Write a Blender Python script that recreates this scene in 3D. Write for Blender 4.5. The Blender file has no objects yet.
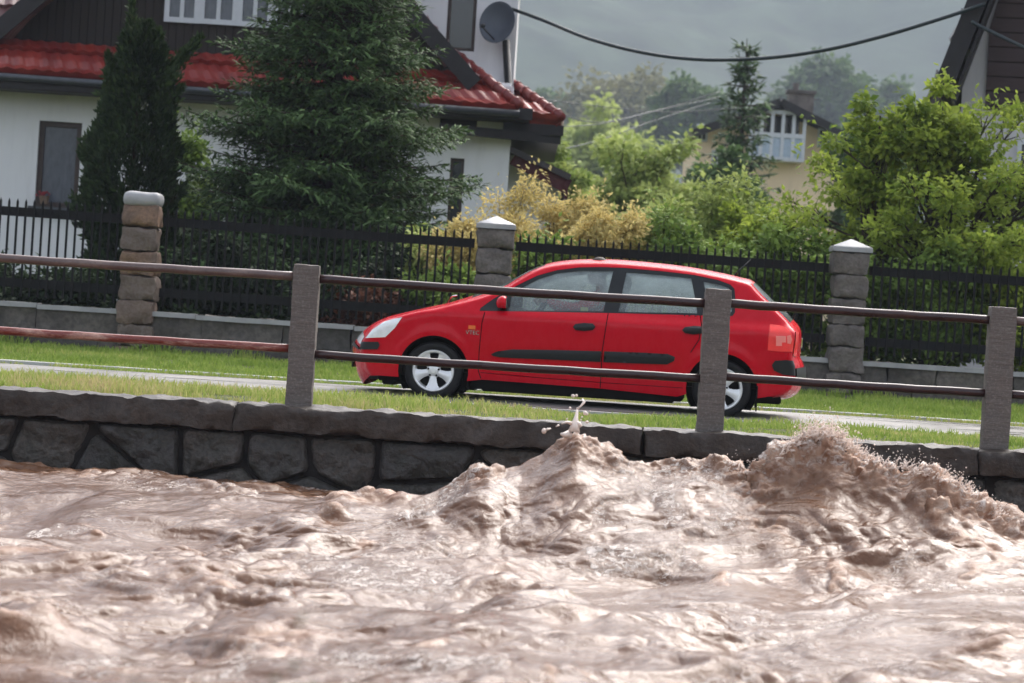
import bpy, bmesh, math, random
import numpy as np
from mathutils import Vector, Matrix, Euler
from mathutils.geometry import delaunay_2d_cdt

random.seed(7)
RNG = np.random.default_rng(11)
S = bpy.context.scene
COL = S.collection
R = math.radians

# ------------------------------------------------------------------ camera
F = 1024 / 36.0 * 100.0
HC = 0.76
PITCH, ROLL = R(0.334), R(3.57)
cam = bpy.data.cameras.new('camera')
cam.lens = 100; cam.sensor_width = 36
cam.clip_start = 0.1; cam.clip_end = 6000
cam.dof.use_dof = True
cam.dof.focus_distance = 23.5
cam.dof.aperture_fstop = 3.8
camo = bpy.data.objects.new('camera', cam)
COL.objects.link(camo)
CR = Matrix.Rotation(R(90) - PITCH, 3, 'X') @ Matrix.Rotation(ROLL, 3, 'Z')
camo.matrix_world = Matrix.Translation((0, 0, HC)) @ CR.to_4x4()
S.camera = camo

def P(px, py, Y):
    """world point that stands at depth Y on the ray of a photo position"""
    d = CR @ Vector(((px - 512) / F, (341.5 - py) / F, -1.0))
    t = Y / d.y
    return Vector((d.x * t, Y, HC + d.z * t))

# ------------------------------------------------------------------ noise
def _hash(ix, iy, iz, seed):
    h = (ix.astype(np.int64) * 374761393 + iy.astype(np.int64) * 668265263 + iz.astype(np.int64) * 1440662683 + seed * 974711) & 0xFFFFFFFF
    h = ((h ^ (h >> 13)) * 1274126177) & 0xFFFFFFFF
    h = ((h ^ (h >> 16)) * 2246822519) & 0xFFFFFFFF
    return (h ^ (h >> 15)) & 0xFFFFFFFF

def noise2(x, y, seed=0):
    x = np.asarray(x, float); y = np.asarray(y, float)
    ix = np.floor(x); iy = np.floor(y); fx = x - ix; fy = y - iy
    u = fx * fx * fx * (fx * (fx * 6 - 15) + 10); v = fy * fy * fy * (fy * (fy * 6 - 15) + 10)
    z0 = np.zeros_like(ix)
    def g(dx, dy):
        a = _hash(ix + dx, iy + dy, z0, seed) * (2 * math.pi / 4294967296.0)
        return np.cos(a) * (fx - dx) + np.sin(a) * (fy - dy)
    return ((g(0, 0) * (1 - u) + g(1, 0) * u) * (1 - v) + (g(0, 1) * (1 - u) + g(1, 1) * u) * v) * 1.5

def noise3(x, y, z, seed=0):
    x = np.asarray(x, float); y = np.asarray(y, float); z = np.asarray(z, float)
    ix = np.floor(x); iy = np.floor(y); iz = np.floor(z)
    fx, fy, fz = x - ix, y - iy, z - iz
    s = lambda t: t * t * t * (t * (t * 6 - 15) + 10)
    u, v, w = s(fx), s(fy), s(fz)
    def g(dx, dy, dz):
        h = _hash(ix + dx, iy + dy, iz + dz, seed)
        gx = ((h & 1023) / 511.5 - 1); gy = (((h >> 10) & 1023) / 511.5 - 1); gz = (((h >> 20) & 1023) / 511.5 - 1)
        return gx * (fx - dx) + gy * (fy - dy) + gz * (fz - dz)
    l = lambda a, b, t: a + (b - a) * t
    return l(l(l(g(0,0,0), g(1,0,0), u), l(g(0,1,0), g(1,1,0), u), v), l(l(g(0,0,1), g(1,0,1), u), l(g(0,1,1), g(1,1,1), u), v), w) * 1.2

def fbm2(x, y, oct=4, seed=0, gain=.5):
    a = 1; t = 0; f = 1
    for i in range(oct):
        t = t + a * noise2(x * f + 17.3 * i, y * f - 9.1 * i, seed + i); a *= gain; f *= 2.03
    return t

def sstep(a, b, x):
    t = np.clip((x - a) / (b - a), 0, 1)
    return t * t * (3 - 2 * t)

# ------------------------------------------------------------------ objects
def link(o, parent=None):
    COL.objects.link(o)
    if parent is not None:
        o.parent = parent
    return o

def tag(o, label=None, cat=None, group=None, kind=None):
    if label: o['label'] = label
    if cat: o['category'] = cat
    if group: o['group'] = group
    if kind: o['kind'] = kind
    return o

def empty(name, loc=(0, 0, 0), rz=0, label=None, cat=None, group=None):
    o = bpy.data.objects.new(name, None)
    o.empty_display_size = .2
    o.location = loc; o.rotation_euler = (0, 0, rz)
    link(o)
    return tag(o, label, cat, group)

def copy_tree(o, parent=None):
    c = o.copy(); COL.objects.link(c)
    if parent is not None: c.parent = parent
    for ch in list(o.children): copy_tree(ch, c)
    return c

def np_mesh(name, verts, faces, mat, parent=None, smooth=True, attrs=None):
    """faces: (n,k) array of one face size"""
    verts = np.asarray(verts, np.float32); faces = np.asarray(faces, np.int32)
    me = bpy.data.meshes.new(name)
    k = faces.shape[1]
    me.vertices.add(len(verts)); me.vertices.foreach_set('co', verts.ravel())
    me.loops.add(faces.size); me.loops.foreach_set('vertex_index', faces.ravel())
    me.polygons.add(len(faces))
    me.polygons.foreach_set('loop_start', np.arange(0, faces.size, k, dtype=np.int32))
    me.polygons.foreach_set('use_smooth', np.full(len(faces), smooth, bool))
    for an, av in (attrs or {}).items():
        at = me.attributes.new(an, 'FLOAT', 'POINT'); at.data.foreach_set('value', np.asarray(av, np.float32))
    me.update(calc_edges=True); me.validate()
    if mat: me.materials.append(mat)
    return link(bpy.data.objects.new(name, me), parent)

class MB:
    """collects shapes and links them as one mesh object"""
    def __init__(s): s.v = []; s.f = []; s.t = []
    def add(s, vs, fs, t=0.0):
        b = len(s.v); s.v += [tuple(v) for v in vs]; s.t += [t] * len(vs)
        s.f += [tuple(i + b for i in f) for f in fs]
    def box(s, c, d, rot=None, t=0.0):
        x, y, z = d[0] / 2, d[1] / 2, d[2] / 2
        vs = [Vector((a * x, b * y, e * z)) for e in (-1, 1) for b in (-1, 1) for a in (-1, 1)]
        if rot is not None: vs = [rot @ v for v in vs]
        vs = [v + Vector(c) for v in vs]
        s.add(vs, [(0, 2, 3, 1), (4, 5, 7, 6), (0, 1, 5, 4), (2, 6, 7, 3), (0, 4, 6, 2), (1, 3, 7, 5)], t)
    def bar(s, a, b, w, h=None):
        a = Vector(a); b = Vector(b); d = b - a; q = d.to_track_quat('X', 'Z').to_matrix()
        s.box((a + b) / 2, (d.length, w, h or w), q)
    def tube(s, pts, rad, n=8, caps=True):
        pts = [Vector(p) for p in pts]
        if not hasattr(rad, '__len__'): rad = [rad] * len(pts)
        vs = []; fs = []; up = None
        for i, p in enumerate(pts):
            d = (pts[min(i + 1, len(pts) - 1)] - pts[max(i - 1, 0)]).normalized()
            if up is None:
                up = Vector((0, 0, 1)) if abs(d.z) < .9 else Vector((0, 1, 0))
            x = d.cross(up).normalized(); y = x.cross(d).normalized(); up = y
            for k in range(n):
                a = 2 * math.pi * k / n
                vs.append(p + (x * math.cos(a) + y * math.sin(a)) * rad[i])
        for i in range(len(pts) - 1):
            for k in range(n):
                k2 = (k + 1) % n
                fs.append((i * n + k, i * n + k2, (i + 1) * n + k2, (i + 1) * n + k))
        if caps:
            fs.append(tuple(range(n))[::-1]); fs.append(tuple(range((len(pts) - 1) * n, len(pts) * n)))
        s.add(vs, fs)
    def lathe(s, prof, c=(0, 0, 0), axis='Y', n=40, closed=False):
        """prof: (radius, along axis)"""
        vs = []; fs = []; m = len(prof)
        for k in range(n):
            a = 2 * math.pi * k / n
            for r, h in prof:
                p = (r * math.cos(a), h, r * math.sin(a)) if axis == 'Y' else (r * math.cos(a), r * math.sin(a), h)
                vs.append(Vector(p) + Vector(c))
        for k in range(n):
            k2 = (k + 1) % n
            for j in range(m if closed else m - 1):
                j2 = (j + 1) % m
                fs.append((k * m + j, k2 * m + j, k2 * m + j2, k * m + j2))
        s.add(vs, fs)
    def prism(s, poly, y0, y1, f=lambda x, z, y: (x, y, z)):
        """polygon in (x,z) between y0 and y1"""
        n = len(poly)
        vs = [f(x, z, y0) for x, z in poly] + [f(x, z, y1) for x, z in poly]
        fs = [tuple(range(n)), tuple(range(2 * n - 1, n - 1, -1))]
        for i in range(n):
            j = (i + 1) % n; fs.append((i, i + n, j + n, j))
        s.add(vs, fs)
    def ball(s, c, r, n=10, m=7):
        rr = r if hasattr(r, '__len__') else (r, r, r)
        vs = [Vector(c) + Vector((0, 0, rr[2]))]; fs = []
        for i in range(1, m):
            th = math.pi * i / m
            for k in range(n):
                a = 2 * math.pi * k / n
                vs.append(Vector(c) + Vector((rr[0] * math.sin(th) * math.cos(a), rr[1] * math.sin(th) * math.sin(a), rr[2] * math.cos(th))))
        vs.append(Vector(c) - Vector((0, 0, rr[2])))
        for k in range(n): fs.append((0, 1 + k, 1 + (k + 1) % n))
        for i in range(m - 2):
            for k in range(n):
                a = 1 + i * n; fs.append((a + k, a + n + k, a + n + (k + 1) % n, a + (k + 1) % n))
        a = 1 + (m - 2) * n
        for k in range(n): fs.append((len(vs) - 1, a + (k + 1) % n, a + k))
        s.add(vs, fs)
    def rough(s, c, d, step, amp, seed=0, freq=6.0, round_=0.0, rot=None):
        """box of rough stone: subdivided faces pushed by noise"""
        c = Vector(c); hd = [x / 2 for x in d]
        idx = {}; vs = []; fs = []
        n = [max(1, int(round(x / step))) for x in d]
        def vid(i, j, k):
            key = (i, j, k)
            if key not in idx:
                p = [(-hd[a] + d[a] * q / n[a]) for a, q in enumerate((i, j, k))]
                if round_ > 0:
                    q = [max(-hd[a] + round_, min(hd[a] - round_, p[a])) for a in range(3)]
                    dv = Vector(p) - Vector(q)
                    if dv.length > 1e-6: p = list(Vector(q) + dv.normalized() * min(dv.length, round_))
                idx[key] = len(vs); vs.append(p)
            return idx[key]
        for i in range(n[0]):
            for j in range(n[1]):
                for k, fl in ((0, 1), (n[2], 0)):
                    q = (vid(i, j, k), vid(i + 1, j, k), vid(i + 1, j + 1, k), vid(i, j + 1, k)); fs.append(q[::-1] if fl else q)
        for i in range(n[0]):
            for k in range(n[2]):
                for j, fl in ((0, 0), (n[1], 1)):
                    q = (vid(i, j, k), vid(i + 1, j, k), vid(i + 1, j, k + 1), vid(i, j, k + 1)); fs.append(q[::-1] if fl else q)
        for j in range(n[1]):
            for k in range(n[2]):
                for i, fl in ((0, 1), (n[0], 0)):
                    q = (vid(i, j, k), vid(i, j + 1, k), vid(i, j + 1, k + 1), vid(i, j, k + 1)); fs.append(q[::-1] if fl else q)
        a = np.array(vs); w = a + np.array(c)
        for ax in range(3):
            a[:, ax] += amp * (noise3(w[:, 0] * freq, w[:, 1] * freq, w[:, 2] * freq, seed + ax * 31) + .5 * noise3(w[:, 0] * freq * 2.7, w[:, 1] * freq * 2.7, w[:, 2] * freq * 2.7, seed + 7 + ax * 31))
        vv = [Vector(p) for p in a]
        if rot is not None: vv = [rot @ v for v in vv]
        s.add([v + c for v in vv], fs, random.random())
    def build(s, name, mat, parent=None, smooth=False, bevel=0, auto=None, tint=False):
        me = bpy.data.meshes.new(name)
        me.from_pydata(s.v, [], s.f); me.update()
        if tint:
            at = me.attributes.new('tint', 'FLOAT', 'POINT'); at.data.foreach_set('value', np.array(s.t, np.float32))
        bm = bmesh.new(); bm.from_mesh(me)
        bmesh.ops.recalc_face_normals(bm, faces=bm.faces)
        if bevel:
            bmesh.ops.bevel(bm, geom=list(bm.edges), offset=bevel, segments=2, affect='EDGES', clamp_overlap=True)
        if auto is not None:
            for e in bm.edges:
                if len(e.link_faces) == 2 and e.calc_face_angle(0) > R(auto): e.smooth = False
        bm.to_mesh(me); bm.free()
        if smooth or auto is not None:
            me.polygons.foreach_set('use_smooth', np.ones(len(me.polygons), bool))
        if mat: me.materials.append(mat)
        return link(bpy.data.objects.new(name, me), parent)

# ------------------------------------------------------------------ materials
class NT:
    def __init__(s, name):
        s.m = bpy.data.materials.new(name); s.m.use_nodes = True
        s.n = s.m.node_tree.nodes; s.l = s.m.node_tree.links
        s.n.clear(); s.out = s.n.new('ShaderNodeOutputMaterial')
    def node(s, t, **k):
        n = s.n.new(t)
        for a, b in k.items():
            if a.startswith('i_'): n.inputs[a[2:].replace('_', ' ')].default_value = b
            else: setattr(n, a, b)
        return n
    def bsdf(s, color=(.5, .5, .5), rough=.5, spec=.5, metal=0, coat=0, **k):
        b = s.n.new('ShaderNodeBsdfPrincipled')
        s.set(b, 'Base Color', color); s.set(b, 'Roughness', rough)
        b.inputs['Specular IOR Level'].default_value = spec; b.inputs['Metallic'].default_value = metal
        b.inputs['Coat Weight'].default_value = coat; b.inputs['Coat Roughness'].default_value = .04
        s.l.new(b.outputs[0], s.out.inputs[0]); s.b = b
        return b
    def set(s, b, name, v):
        if hasattr(v, 'is_output') or isinstance(v, bpy.types.NodeSocket): s.l.new(v, b.inputs[name])
        elif isinstance(v, tuple) and len(v) == 3: b.inputs[name].default_value = (*v, 1)
        else: b.inputs[name].default_value = v
    def pos(s, scale=(1, 1, 1), obj=False):
        c = s.node('ShaderNodeTexCoord') if obj else s.node('ShaderNodeNewGeometry')
        m = s.node('ShaderNodeMapping'); m.inputs['Scale'].default_value = scale
        s.l.new(c.outputs['Object' if obj else 'Position'], m.inputs['Vector']); return m.outputs[0]
    def noise(s, scale, detail=5, rough=.6, vec=None, dist=0):
        n = s.node('ShaderNodeTexNoise'); n.inputs['Scale'].default_value = scale
        n.inputs['Detail'].default_value = detail; n.inputs['Roughness'].default_value = rough
        n.inputs['Distortion'].default_value = dist
        s.l.new(vec if vec is not None else s.pos(), n.inputs['Vector']); return n.outputs['Fac']
    def ramp(s, fac, stops):
        r = s.node('ShaderNodeValToRGB'); e = r.color_ramp.elements
        while len(e) < len(stops): e.new(.5)
        for i, (p, c) in enumerate(stops):
            e[i].position = p; e[i].color = (*c, 1) if isinstance(c, tuple) else (c, c, c, 1)
        s.l.new(fac, r.inputs[0]); return r.outputs[0]
    def mix(s, fac, a, b, mode='MIX'):
        m = s.node('ShaderNodeMix', data_type='RGBA', blend_type=mode)
        for sock, v in ((m.inputs[0], fac), (m.inputs[6], a), (m.inputs[7], b)):
            if isinstance(v, bpy.types.NodeSocket): s.l.new(v, sock)
            elif isinstance(v, tuple): sock.default_value = (*v, 1)
            else: sock.default_value = v
        return m.outputs[2]
    def math(s, op, a, b=0.0):
        m = s.node('ShaderNodeMath', operation=op)
        for i, v in enumerate((a, b)):
            if isinstance(v, bpy.types.NodeSocket): s.l.new(v, m.inputs[i])
            else: m.inputs[i].default_value = v
        return m.outputs[0]
    def attr(s, name):
        return s.node('ShaderNodeAttribute', attribute_name=name).outputs['Fac']
    def bump(s, h, strength=.3, dist=.01, normal_in='Normal'):
        b = s.node('ShaderNodeBump'); b.inputs['Strength'].default_value = strength; b.inputs['Distance'].default_value = dist
        s.l.new(h, b.inputs['Height']); s.l.new(b.outputs[0], s.b.inputs[normal_in]); return b

def mat_plain(name, color, rough=.5, spec=.5, metal=0, coat=0, var=.25, scale=8, bump=0, bscale=60):
    t = NT(name)
    n = t.noise(scale, 5, .65)
    c1 = tuple(max(0, x * (1 - var)) for x in color); c2 = tuple(min(1, x * (1 + var)) for x in color)
    t.bsdf(t.ramp(n, [(.3, c1), (.7, c2)]), rough, spec, metal, coat)
    if bump: t.bump(t.noise(bscale, 4), bump, .01)
    return t.m

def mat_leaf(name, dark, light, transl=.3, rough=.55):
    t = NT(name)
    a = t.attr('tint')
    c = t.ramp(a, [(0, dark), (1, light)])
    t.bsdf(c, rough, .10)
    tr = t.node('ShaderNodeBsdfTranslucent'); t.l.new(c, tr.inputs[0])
    mx = t.node('ShaderNodeMixShader'); mx.inputs[0].default_value = transl
    t.l.new(t.b.outputs[0], mx.inputs[1]); t.l.new(tr.outputs[0], mx.inputs[2]); t.l.new(mx.outputs[0], t.out.inputs[0])
    return t.m
EXPOSURE = 1.62
# ================================================================== setting
M = {}
def m_ground():
    t = NT('soil_and_turf')
    n = t.noise(.7, 6, .6); n2 = t.noise(9, 4, .6)
    c = t.mix(n, (.05, .075, .022), (.09, .105, .035))
    c = t.mix(t.ramp(n2, [(.45, 0.0), (.7, .6)]), c, (.10, .085, .05))
    t.bsdf(c, .9, .2); return t.m
M['ground'] = m_ground()
def m_road():
    t = NT('wet_asphalt')
    v = t.pos((.25, 1, 1))
    n = t.noise(2.2, 5, .6, v)
    f = t.noise(160, 2, .6)
    c = t.mix(t.ramp(n, [(.4, 0.0), (.62, 1.0)]), (.12, .115, .11), (.22, .205, .19))
    c = t.mix(t.ramp(f, [(.4, 0.0), (.7, .35)]), c, (.2, .19, .18))
    t.bsdf(c, t.ramp(n, [(.35, .18), (.6, .55)]), .5); t.bump(f, .25, .004); return t.m
M['road'] = m_road()
M['kerb'] = mat_plain('wet_kerb_concrete', (.42, .42, .41), .45, .5, var=.15, scale=5, bump=.2)

# ground: one sheet, river bed cut into it, rising gently behind the gardens
def ground_z(x, y):
    z = np.full_like(y, 0.0)
    z = np.where(y < 22.48, -2.6, z)
    z = np.where(y < 8.6, -1.05, z)
    z = np.where((y >= 22.48) & (y < 25.8), -.03, z)
    z = np.where((y >= 25.8) & (y < 30.7), -.10, z)
    z = np.where((y >= 30.7), -.02 + .13 * sstep(31.5, 36, y), z)
    z = z + np.clip(y - 60, 0, 600) * .006 + 18 * sstep(140, 480, y)
    return z
ys = np.concatenate([np.linspace(-60, 8.5, 12), [8.65, 9.2, 12, 16, 20, 22.45, 22.5, 23, 24, 25, 25.7, 25.81, 27, 28.5, 30.66, 30.72, 31, 32, 33, 34, 35, 36, 38, 42, 46, 52], np.geomspace(60, 3200, 36)])
xs = np.concatenate([-np.geomspace(900, 30, 18), np.linspace(-24, 24, 25), np.geomspace(30, 900, 18)])
gx, gy = np.meshgrid(xs, ys)
gz = ground_z(gx, gy) + np.where(gy > 36, .05 * noise2(gx * .3, gy * .3, 3), 0)
def grid_faces(ny, nx):
    i = np.arange(ny * nx).reshape(ny, nx)
    return np.stack([i[:-1, :-1], i[:-1, 1:], i[1:, 1:], i[1:, :-1]], -1).reshape(-1, 4)
o = np_mesh('ground', np.stack([gx, gy, gz], -1).reshape(-1, 3), grid_faces(*gx.shape), M['ground'])
tag(o, 'green ground of the verges, gardens and river bank', 'ground', kind='structure')

# road sheet with a soft crown
xs = np.linspace(-60, 60, 121); ys = np.linspace(25.85, 30.72, 25)
gx, gy = np.meshgrid(xs, ys)
gz = .045 - .05 * ((gy - 28.3) / 2.4) ** 2 + .006 * noise2(gx * .8, gy * .8, 5)
o = np_mesh('road', np.stack([gx, gy, gz], -1).reshape(-1, 3), grid_faces(*gx.shape), M['road'])
tag(o, 'wet grey asphalt road between two grass verges', 'road', kind='structure')
b = MB()
for i in range(60):
    x = -60 + i * 2
    b.rough((x + 1, 25.74, -.06), (1.985, .13, .17), .25, .006, i, 5)
o = b.build('kerb', M['kerb'], auto=40); tag(o, 'pale concrete kerb along the river side of the road', 'kerb', kind='structure')
b = MB()
for i in range(60):
    x = -60 + i * 2
    b.rough((x + 1, 31.25, -.03), (1.985, .26, .12), .25, .006, i + 90, 5)
o = b.build('footpath', M['kerb'], auto=40); tag(o, 'narrow pale concrete path edging in the far verge', 'path', kind='structure')

# hills in the mist
xs = np.linspace(-1600, 1600, 150); ys = np.linspace(700, 3000, 90)
gx, gy = np.meshgrid(xs, ys)
gz = 10 + 520 * sstep(720, 2700, gy) * (1 + .25 * noise2(gx / 300, gy / 300, 8)) + 9 * noise2(gx / 35, gy / 35, 9) + 5 * noise2(gx / 14, gy / 14, 10)
M['hill'] = mat_plain('forested_slope', (.035, .05, .03), .95, .1, var=.6, scale=.03)
o = np_mesh('hills', np.stack([gx, gy, gz], -1).reshape(-1, 3), grid_faces(*gx.shape), M['hill'])
tag(o, 'wooded mountainside fading into grey mist', 'hills', kind='structure')

# ------------------------------------------------------------------ grass
M['grass'] = None
def m_grass():
    t = NT('verge_grass')
    a = t.attr('tint')
    c = t.ramp(a, [(0, (.13, .22, .035)), (.45, (.27, .36, .075)), (.75, (.42, .42, .15)), (1, (.50, .41, .22))])
    t.bsdf(c, .6, .12)
    tr = t.node('ShaderNodeBsdfTranslucent'); t.l.new(c, tr.inputs[0])
    mx = t.node('ShaderNodeMixShader'); mx.inputs[0].default_value = .35
    t.l.new(t.b.outputs[0], mx.inputs[1]); t.l.new(tr.outputs[0], mx.inputs[2]); t.l.new(mx.outputs[0], t.out.inputs[0])
    return t.m
M['grass'] = m_grass()
def grass(name, n, x0, x1, y0, y1, hfun, zfun, tfun, w=.012, seed=1):
    r = np.random.default_rng(seed)
    x = r.uniform(x0, x1, n); y = r.uniform(y0, y1, n)
    h = hfun(x, y) * r.uniform(.45, 1.25, n) * np.where(noise2(x * 1.1, y * 1.6, 51) + .5 * noise2(x * 4, y * 5, 52) + r.normal(0, .12, n) < -.42, 0, 1)
    keep = h > .012; x, y, h = x[keep], y[keep], h[keep]; n = len(x)
    z = zfun(x, y)
    a = r.uniform(0, math.pi, n); lean = r.uniform(0, .8, n) * h; la = r.uniform(0, 2 * math.pi, n)
    dx, dy = np.cos(a) * w / 2, np.sin(a) * w / 2
    lx, ly = np.cos(la) * lean, np.sin(la) * lean
    v = np.stack([np.stack([x - dx, y - dy, z], -1), np.stack([x + dx, y + dy, z], -1),
                  np.stack([x + dx * .8 + lx * .35, y + dy * .8 + ly * .35, z + h * .6], -1),
                  np.stack([x - dx * .8 + lx * .35, y - dy * .8 + ly * .35, z + h * .6], -1),
                  np.stack([x + lx, y + ly, z + h], -1)], 1).reshape(-1, 3)
    i = np.arange(n)[:, None] * 5
    f = np.concatenate([i + np.array([[0, 1, 2]]), i + np.array([[0, 2, 3]]), i + np.array([[3, 2, 4]])])
    t = np.clip(tfun(x, y) + r.normal(0, .13, n), 0, 1)
    return np_mesh(name, v, f, M['grass'], smooth=False, attrs={'tint': np.repeat(t, 5)})
X0, X1 = -13, 13
o = grass('grass', 70000, X0, X1, 22.62, 25.66,
          lambda x, y: (.03 + .028 * sstep(-.45, .3, noise2(x * .7, y * 1.1, 27)) + .045 * (1 - sstep(-2, .8, x)) + .035 * noise2(x * .9, y * 1.3, 21) + .02 * noise2(x * 4, y * 4, 22)) * sstep(22.55, 22.9, y),
          lambda x, y: np.full_like(x, -.03) + .05 * sstep(22.6, 24, y) * (1 - sstep(24.8, 25.6, y)),
          lambda x, y: .66 + .34 * noise2(x * .45, y * 1.6, 23) + .22 * noise2(x * 2, y * 4, 24) - .22 * sstep(-.5, 1.5, x), seed=1)
tag(o, 'yellow green grass on the near verge behind the railing', 'grass', kind='stuff')
o = grass('grass', 17000, X0, X1, 30.74, 31.12,
          lambda x, y: .055 + .03 * noise2(x * .9, y * 1.3, 31),
          lambda x, y: -.02 + .13 * sstep(31.5, 36, y),
          lambda x, y: .56 + .3 * noise2(x * .5, y * 1.6, 33) + .15 * noise2(x * 2, y * 4, 34), w=.016, seed=2)
tag(o, 'short worn grass strip between road and pale path edging', 'grass', kind='stuff')
o = grass('grass', 105000, X0, X1, 31.40, 36.0,
          lambda x, y: (.07 + .035 * noise2(x * .9, y * 1.3, 41)) * (1 + 1.6 * sstep(35.2, 35.9, y) * sstep(.0, .4, noise2(x * 1.3, y, 44))),
          lambda x, y: -.02 + .13 * sstep(31.5, 36, y),
          lambda x, y: .34 + .22 * noise2(x * .5, y * 1.6, 43), w=.016, seed=3)
tag(o, 'bright green grass at the foot of the garden wall', 'grass', kind='stuff')

# ------------------------------------------------------------------ river wall
def m_stone(name, c1, c2, c3, rough=.6, scale=3.5, bump=.5):
    t = NT(name)
    a = t.attr('tint'); n = t.noise(scale, 7, .65); f = t.noise(scale * 9, 5, .6)
    c = t.mix(a, c1, c2)
    c = t.mix(t.ramp(n, [(.42, 0.0), (.72, 1.0)]), c, c3)
    c = t.mix(t.ramp(f, [(.35, .55), (.6, 0.0)]), c, tuple(x * .3 for x in c1))
    t.bsdf(c, t.ramp(n, [(.3, rough * .6), (.7, rough)]), .3)
    t.bump(f, bump, .02); return t.m
M['river_stone'] = m_stone('wet_river_stone', (.050, .047, .046), (.10, .086, .074), (.036, .037, .028), .55, 3.5, 1.0)
M['mortar'] = mat_plain('dark_wet_mortar', (.022, .020, .019), .85, .1, var=.4, scale=6, bump=.4)
M['coping'] = m_stone('weathered_coping_concrete', (.055, .043, .036), (.08, .062, .052), (.030, .024, .020), .55, 2.2, .6)

wall = empty('river_wall', (0, 22.3, -.6), 0, 'dark wet rubble stone retaining wall rising from the muddy flood', 'river wall')
LOC = Vector((0, 22.3, -.6))
def clip_poly(poly, px, pz, nx, nz):
    out = []
    for i in range(len(poly)):
        a, b2 = poly[i], poly[(i + 1) % len(poly)]
        da = (a[0] - px) * nx + (a[1] - pz) * nz; db = (b2[0] - px) * nx + (b2[1] - pz) * nz
        if da <= 0: out.append(a)
        if da * db < 0:
            t = da / (da - db); out.append((a[0] + (b2[0] - a[0]) * t, a[1] + (b2[1] - a[1]) * t))
    return out
seeds = []
rr = random.Random(5)
for row, (zc, dxm) in enumerate([(-.36, .56), (-.70, .66), (-1.05, .7), (-1.4, .7)]):
    x = -12 + rr.random() * .4
    while x < 12:
        seeds.append((x, zc + rr.uniform(-.09, .09), row)); x += dxm * rr.uniform(.45, 1.6)
mb = MB()
for i, (x, z, row) in enumerate(seeds):
    poly = [(x - .9, -1.6), (x + .9, -1.6), (x + .9, -.195), (x - .9, -.195)]
    for j, (x2, z2, _) in enumerate(seeds):
        if j != i and abs(x2 - x) < 1.8:
            nx, nz = x2 - x, (z2 - z)
            poly = clip_poly(poly, (x + x2) / 2, (z + z2) / 2, nx, nz)
            if len(poly) < 3: break
    if len(poly) < 3: continue
    # resample the outline and raise a rough domed face
    pts = []
    for a, c in zip(poly, poly[1:] + poly[:1]):
        L = math.hypot(c[0] - a[0], c[1] - a[1]); k = max(1, int(L / .035))
        for q in range(k): pts.append((a[0] + (c[0] - a[0]) * q / k, a[1] + (c[1] - a[1]) * q / k))
    cx = sum(p[0] for p in pts) / len(pts); cz = sum(p[1] for p in pts) / len(pts)
    # round the corners: blend outline towards a smoothed copy
    for it in range(2):
        pts = [((pts[k - 1][0] + 2 * pts[k][0] + pts[(k + 1) % len(pts)][0]) / 4, (pts[k - 1][1] + 2 * pts[k][1] + pts[(k + 1) % len(pts)][1]) / 4) for k in range(len(pts))]
    dep = rr.uniform(.05, .12)
    rings = []
    for sc, dy in ((1, .05), (.985, -.2 * dep), (.95, -.6 * dep), (.88, -.9 * dep), (.80, -.96 * dep), (.72, -1.0 * dep), (.63, -1.03 * dep), (.54, -1.05 * dep), (.45, -1.07 * dep), (.36, -1.08 * dep), (.27, -1.09 * dep), (.18, -1.1 * dep), (.09, -1.1 * dep)):
        ring = []
        for (a, c) in pts:
            d = math.hypot(a - cx, c - cz); ins = .012 / max(d, .05)
            f = sc * (1 - ins) if sc > .8 else sc * (1 - ins)
            ring.append((cx + (a - cx) * f, dy, cz + (c - cz) * f))
        rings.append(ring)
    vs = [p for ring in rings for p in ring] + [(cx, -1.1 * dep, cz)]
    n = len(pts); fs = []
    for k in range(len(rings) - 1):
        for q in range(n):
            fs.append((k * n + q, k * n + (q + 1) % n, (k + 1) * n + (q + 1) % n, (k + 1) * n + q))
    for q in range(n): fs.append(((len(rings) - 1) * n + q, (len(rings) - 1) * n + (q + 1) % n, len(vs) - 1))
    a = np.array(vs)
    nn = noise3(a[:, 0] * 5, a[:, 2] * 5, a[:, 1] * 5 + i, 77) + .5 * noise3(a[:, 0] * 14, a[:, 2] * 14, a[:, 1] * 14 + i, 78)
    nn = nn + .18 * noise3(a[:, 0] * 26, a[:, 2] * 34, a[:, 1] * 34 + i, 79)
    a[:, 1] += .06 * nn * np.minimum(1, np.maximum(0, .03 - a[:, 1]) / .06)
    a[:, 2] += .6
    mb.add([Vector(p) for p in a], fs, rr.random())
mb.build('stonework', M['river_stone'], wall, auto=50, tint=True)
mb = MB(); mb.box((0, .15, -.75), (60, .35, 2.46)); mb.build('mortar_core', M['mortar'], wall)
mb = MB()
xx = -30.0; k = 0
while xx < 30:
    L = rr.uniform(2.6, 4.4)
    mb.rough((xx + L / 2, .10, .6 - .085), (L - .012, .5, .205), .04, .030, k * 3, 6, round_=.02); xx += L; k += 1
mb.build('coping', M['coping'], wall, auto=60, tint=True)

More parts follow.
